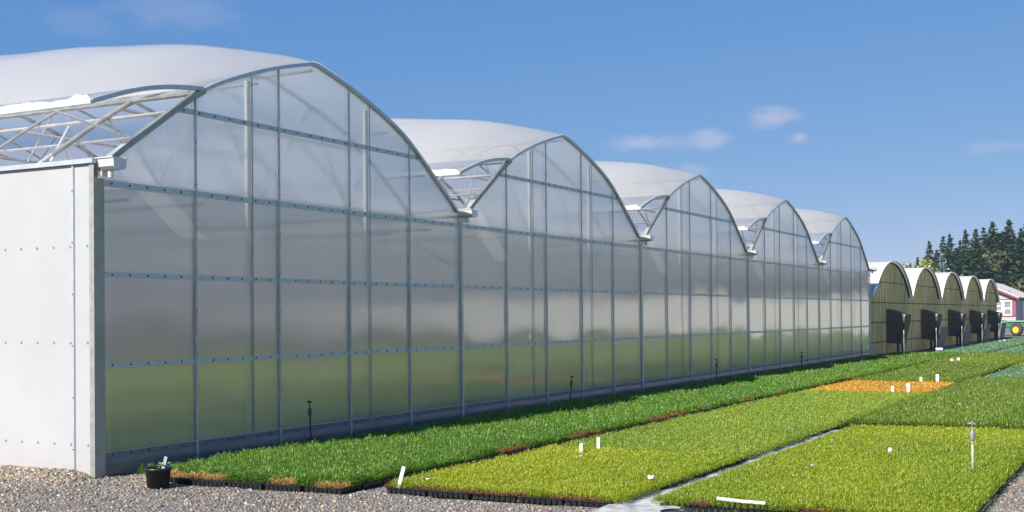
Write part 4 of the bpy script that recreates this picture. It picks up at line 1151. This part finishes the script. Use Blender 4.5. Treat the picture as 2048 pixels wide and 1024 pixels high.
# skyline conifers, left to right: (y at x, height)
sky = [(250, 36.3, 11.2, 0), (250, 34.9, 12.8, 3), (252, 32.9, 16.0, 1), (250, 31.2, 14.2, 0), (252, 30.2, 17.0, 3), (250, 28.6, 17.2, 1), (254, 27.2, 16.2, 4), (250, 25.6, 17.9, 1), (250, 23.7, 18.0, 0), (252, 22.4, 18.4, 3), (249, 20.4, 19.3, 2), (252, 18.9, 17.6, 4), (249, 17.4, 19.6, 2), (253, 15.6, 18.0, 1), (250, 14.2, 19.3, 0), (251, 12.3, 20.4, 2)]
ordn = ['leftmost', 'second', 'third', 'fourth', 'fifth', 'sixth', 'seventh', 'eighth', 'ninth', 'tenth', 'eleventh', 'twelfth', 'thirteenth', 'fourteenth', 'fifteenth', 'sixteenth']
R_ = random.Random(8)
for i, (x, y, H, pi) in enumerate(sky):
    plant(pi, x, y, H, R_.uniform(0, 6), ('leftmost ragged dark conifer of the skyline' if i == 0 else '%s dark conifer from the left on the skyline' % ordn[i]), 'dark conifers on the skyline', 0, 1.0)
for i in range(44):
    x = R_.uniform(205, 242); fr = (i % 22) / 21
    y = 35.5 - 23.5 * fr + R_.uniform(-.7, .7) - (250 - x) * .05; H = (11.2 + 6.4 * fr) * x / 250 * R_.uniform(.72, 1.08)
    plant(R_.randrange(5), x, y, H, R_.uniform(0, 6), 'dark conifer filling the wood below the skyline trees', 'lower conifers of the wood', 0, 1.5)
V, n, Cv = conifer_mesh('c', 9, 3.0, 90, BLUE, .10, 1.7, .03, .35)
e = new_tree('blue_spruce', V, n, Cv, 9, .2); e.location = (170, 17.7, 0); e.scale = (1.1, 1.1, 1.08); tag(e, 'silvery blue spruce standing before the dark wood above the older greenhouse', 'tree')
V, n, Cv = leafy_mesh(3.0, 2.2, 4.2, 3, GOLD, 900, .30); e = new_tree('golden_shrub', V, n, Cv, 5, .15); e.scale = (.6, .6, .6); e.location = (172, 20.4, 5.2); tag(e, 'yellow flowering shrub left of the silvery spruce', 'shrub')
for i, (x, y, H, cl_, lab) in enumerate([(215, 17.6, 10.8, BRN, 'brownish round tree in front of the dark wood'), (212, 13.6, 9.0, DEC, 'dark leafy tree at the right edge before the wood'), (205, 22.2, 7.0, DEC, 'low leafy tree behind the older greenhouse roofs'), (200, 17.8, 5.2, DEC, 'low dark bush just above the house roof'), (205, 12.4, 6.5, BRN, 'brown green bush behind the house at the right edge'), (210, 26.2, 7.2, DEC, 'dark leafy tree right of the silvery spruce')]):
    V, n, Cv = leafy_mesh(4.3, H * .38, H * .58, 20 + i, cl_, 1900, .40, 12); e = new_tree('leafy_tree', V, n, Cv, H * .7, .25); e.location = (x, y, 0); tag(e, lab, 'tree')

# unseen white hoop houses, added as the bright band mirrored in the wall
hm = MB(); us = np.linspace(0, PI, 20)
hm.grid([[(yy, -4.2 * math.cos(u), 3.6 * math.sin(u) ** .8) for yy in (0, 10, 22)] for u in us])
for xx in (0.02, 21.98): hm.face([(xx, -4.2 * math.cos(u), 3.6 * math.sin(u) ** .8) for u in us])
h0 = hm.build('added_hoop_house', M['white_plastic'], None, True)
for k in range(9):
    h_ = h0 if k == 0 else h0.copy()
    if k: COL.objects.link(h_)
    a = math.radians(-9.5 - k * 2.6); h_.location = (112 * math.cos(a), 112 * math.sin(a), 0); h_.rotation_euler = (0, 0, a)
    tag(h_, 'unseen white hoop house added to brighten the wall reflection, one of a row', 'hoop house', 'hoop houses added for the wall reflection')

# wood outside the frame to the right, seen only mirrored in the wall: one mass
Vs, Cs = [], []; nn = 0
for k in range(34):
    a = math.radians(-4 - k * .5); d = R_.uniform(230, 300); H = R_.uniform(13, 20)
    V, n, Cv = conifer_mesh('c', 18, 3.6, 300 + k % 6, FIR2, .4, .35, .05, .5)
    s = H / 18; V = V * np.array([s * 1.6, s * 1.6, s]) + np.array([d * math.cos(a), d * math.sin(a), 0]); Vs.append(V); Cs.append(Cv); nn += n
o = mesh_from_quads('far_wood', np.concatenate(Vs), nn, np.concatenate(Cs), M['needle'])
tag(o, 'distant mass of dark trees across the fields, mirrored in the greenhouse wall', 'wood', kind='stuff')

# thin summer air
hz = MB(); hz.box(-510, 910, -710, 710, -1.3, 24.5)
m, nt, out = newmat('thin_air')
pv = N(nt, 'ShaderNodeVolumePrincipled'); pv.inputs['Density'].default_value = .00028; pv.inputs['Color'].default_value = (.80, .88, 1, 1); pv.inputs['Anisotropy'].default_value = .2
L(nt, pv.outputs[0], out.inputs['Volume'])
tag(hz.build('haze', m), kind='stuff')
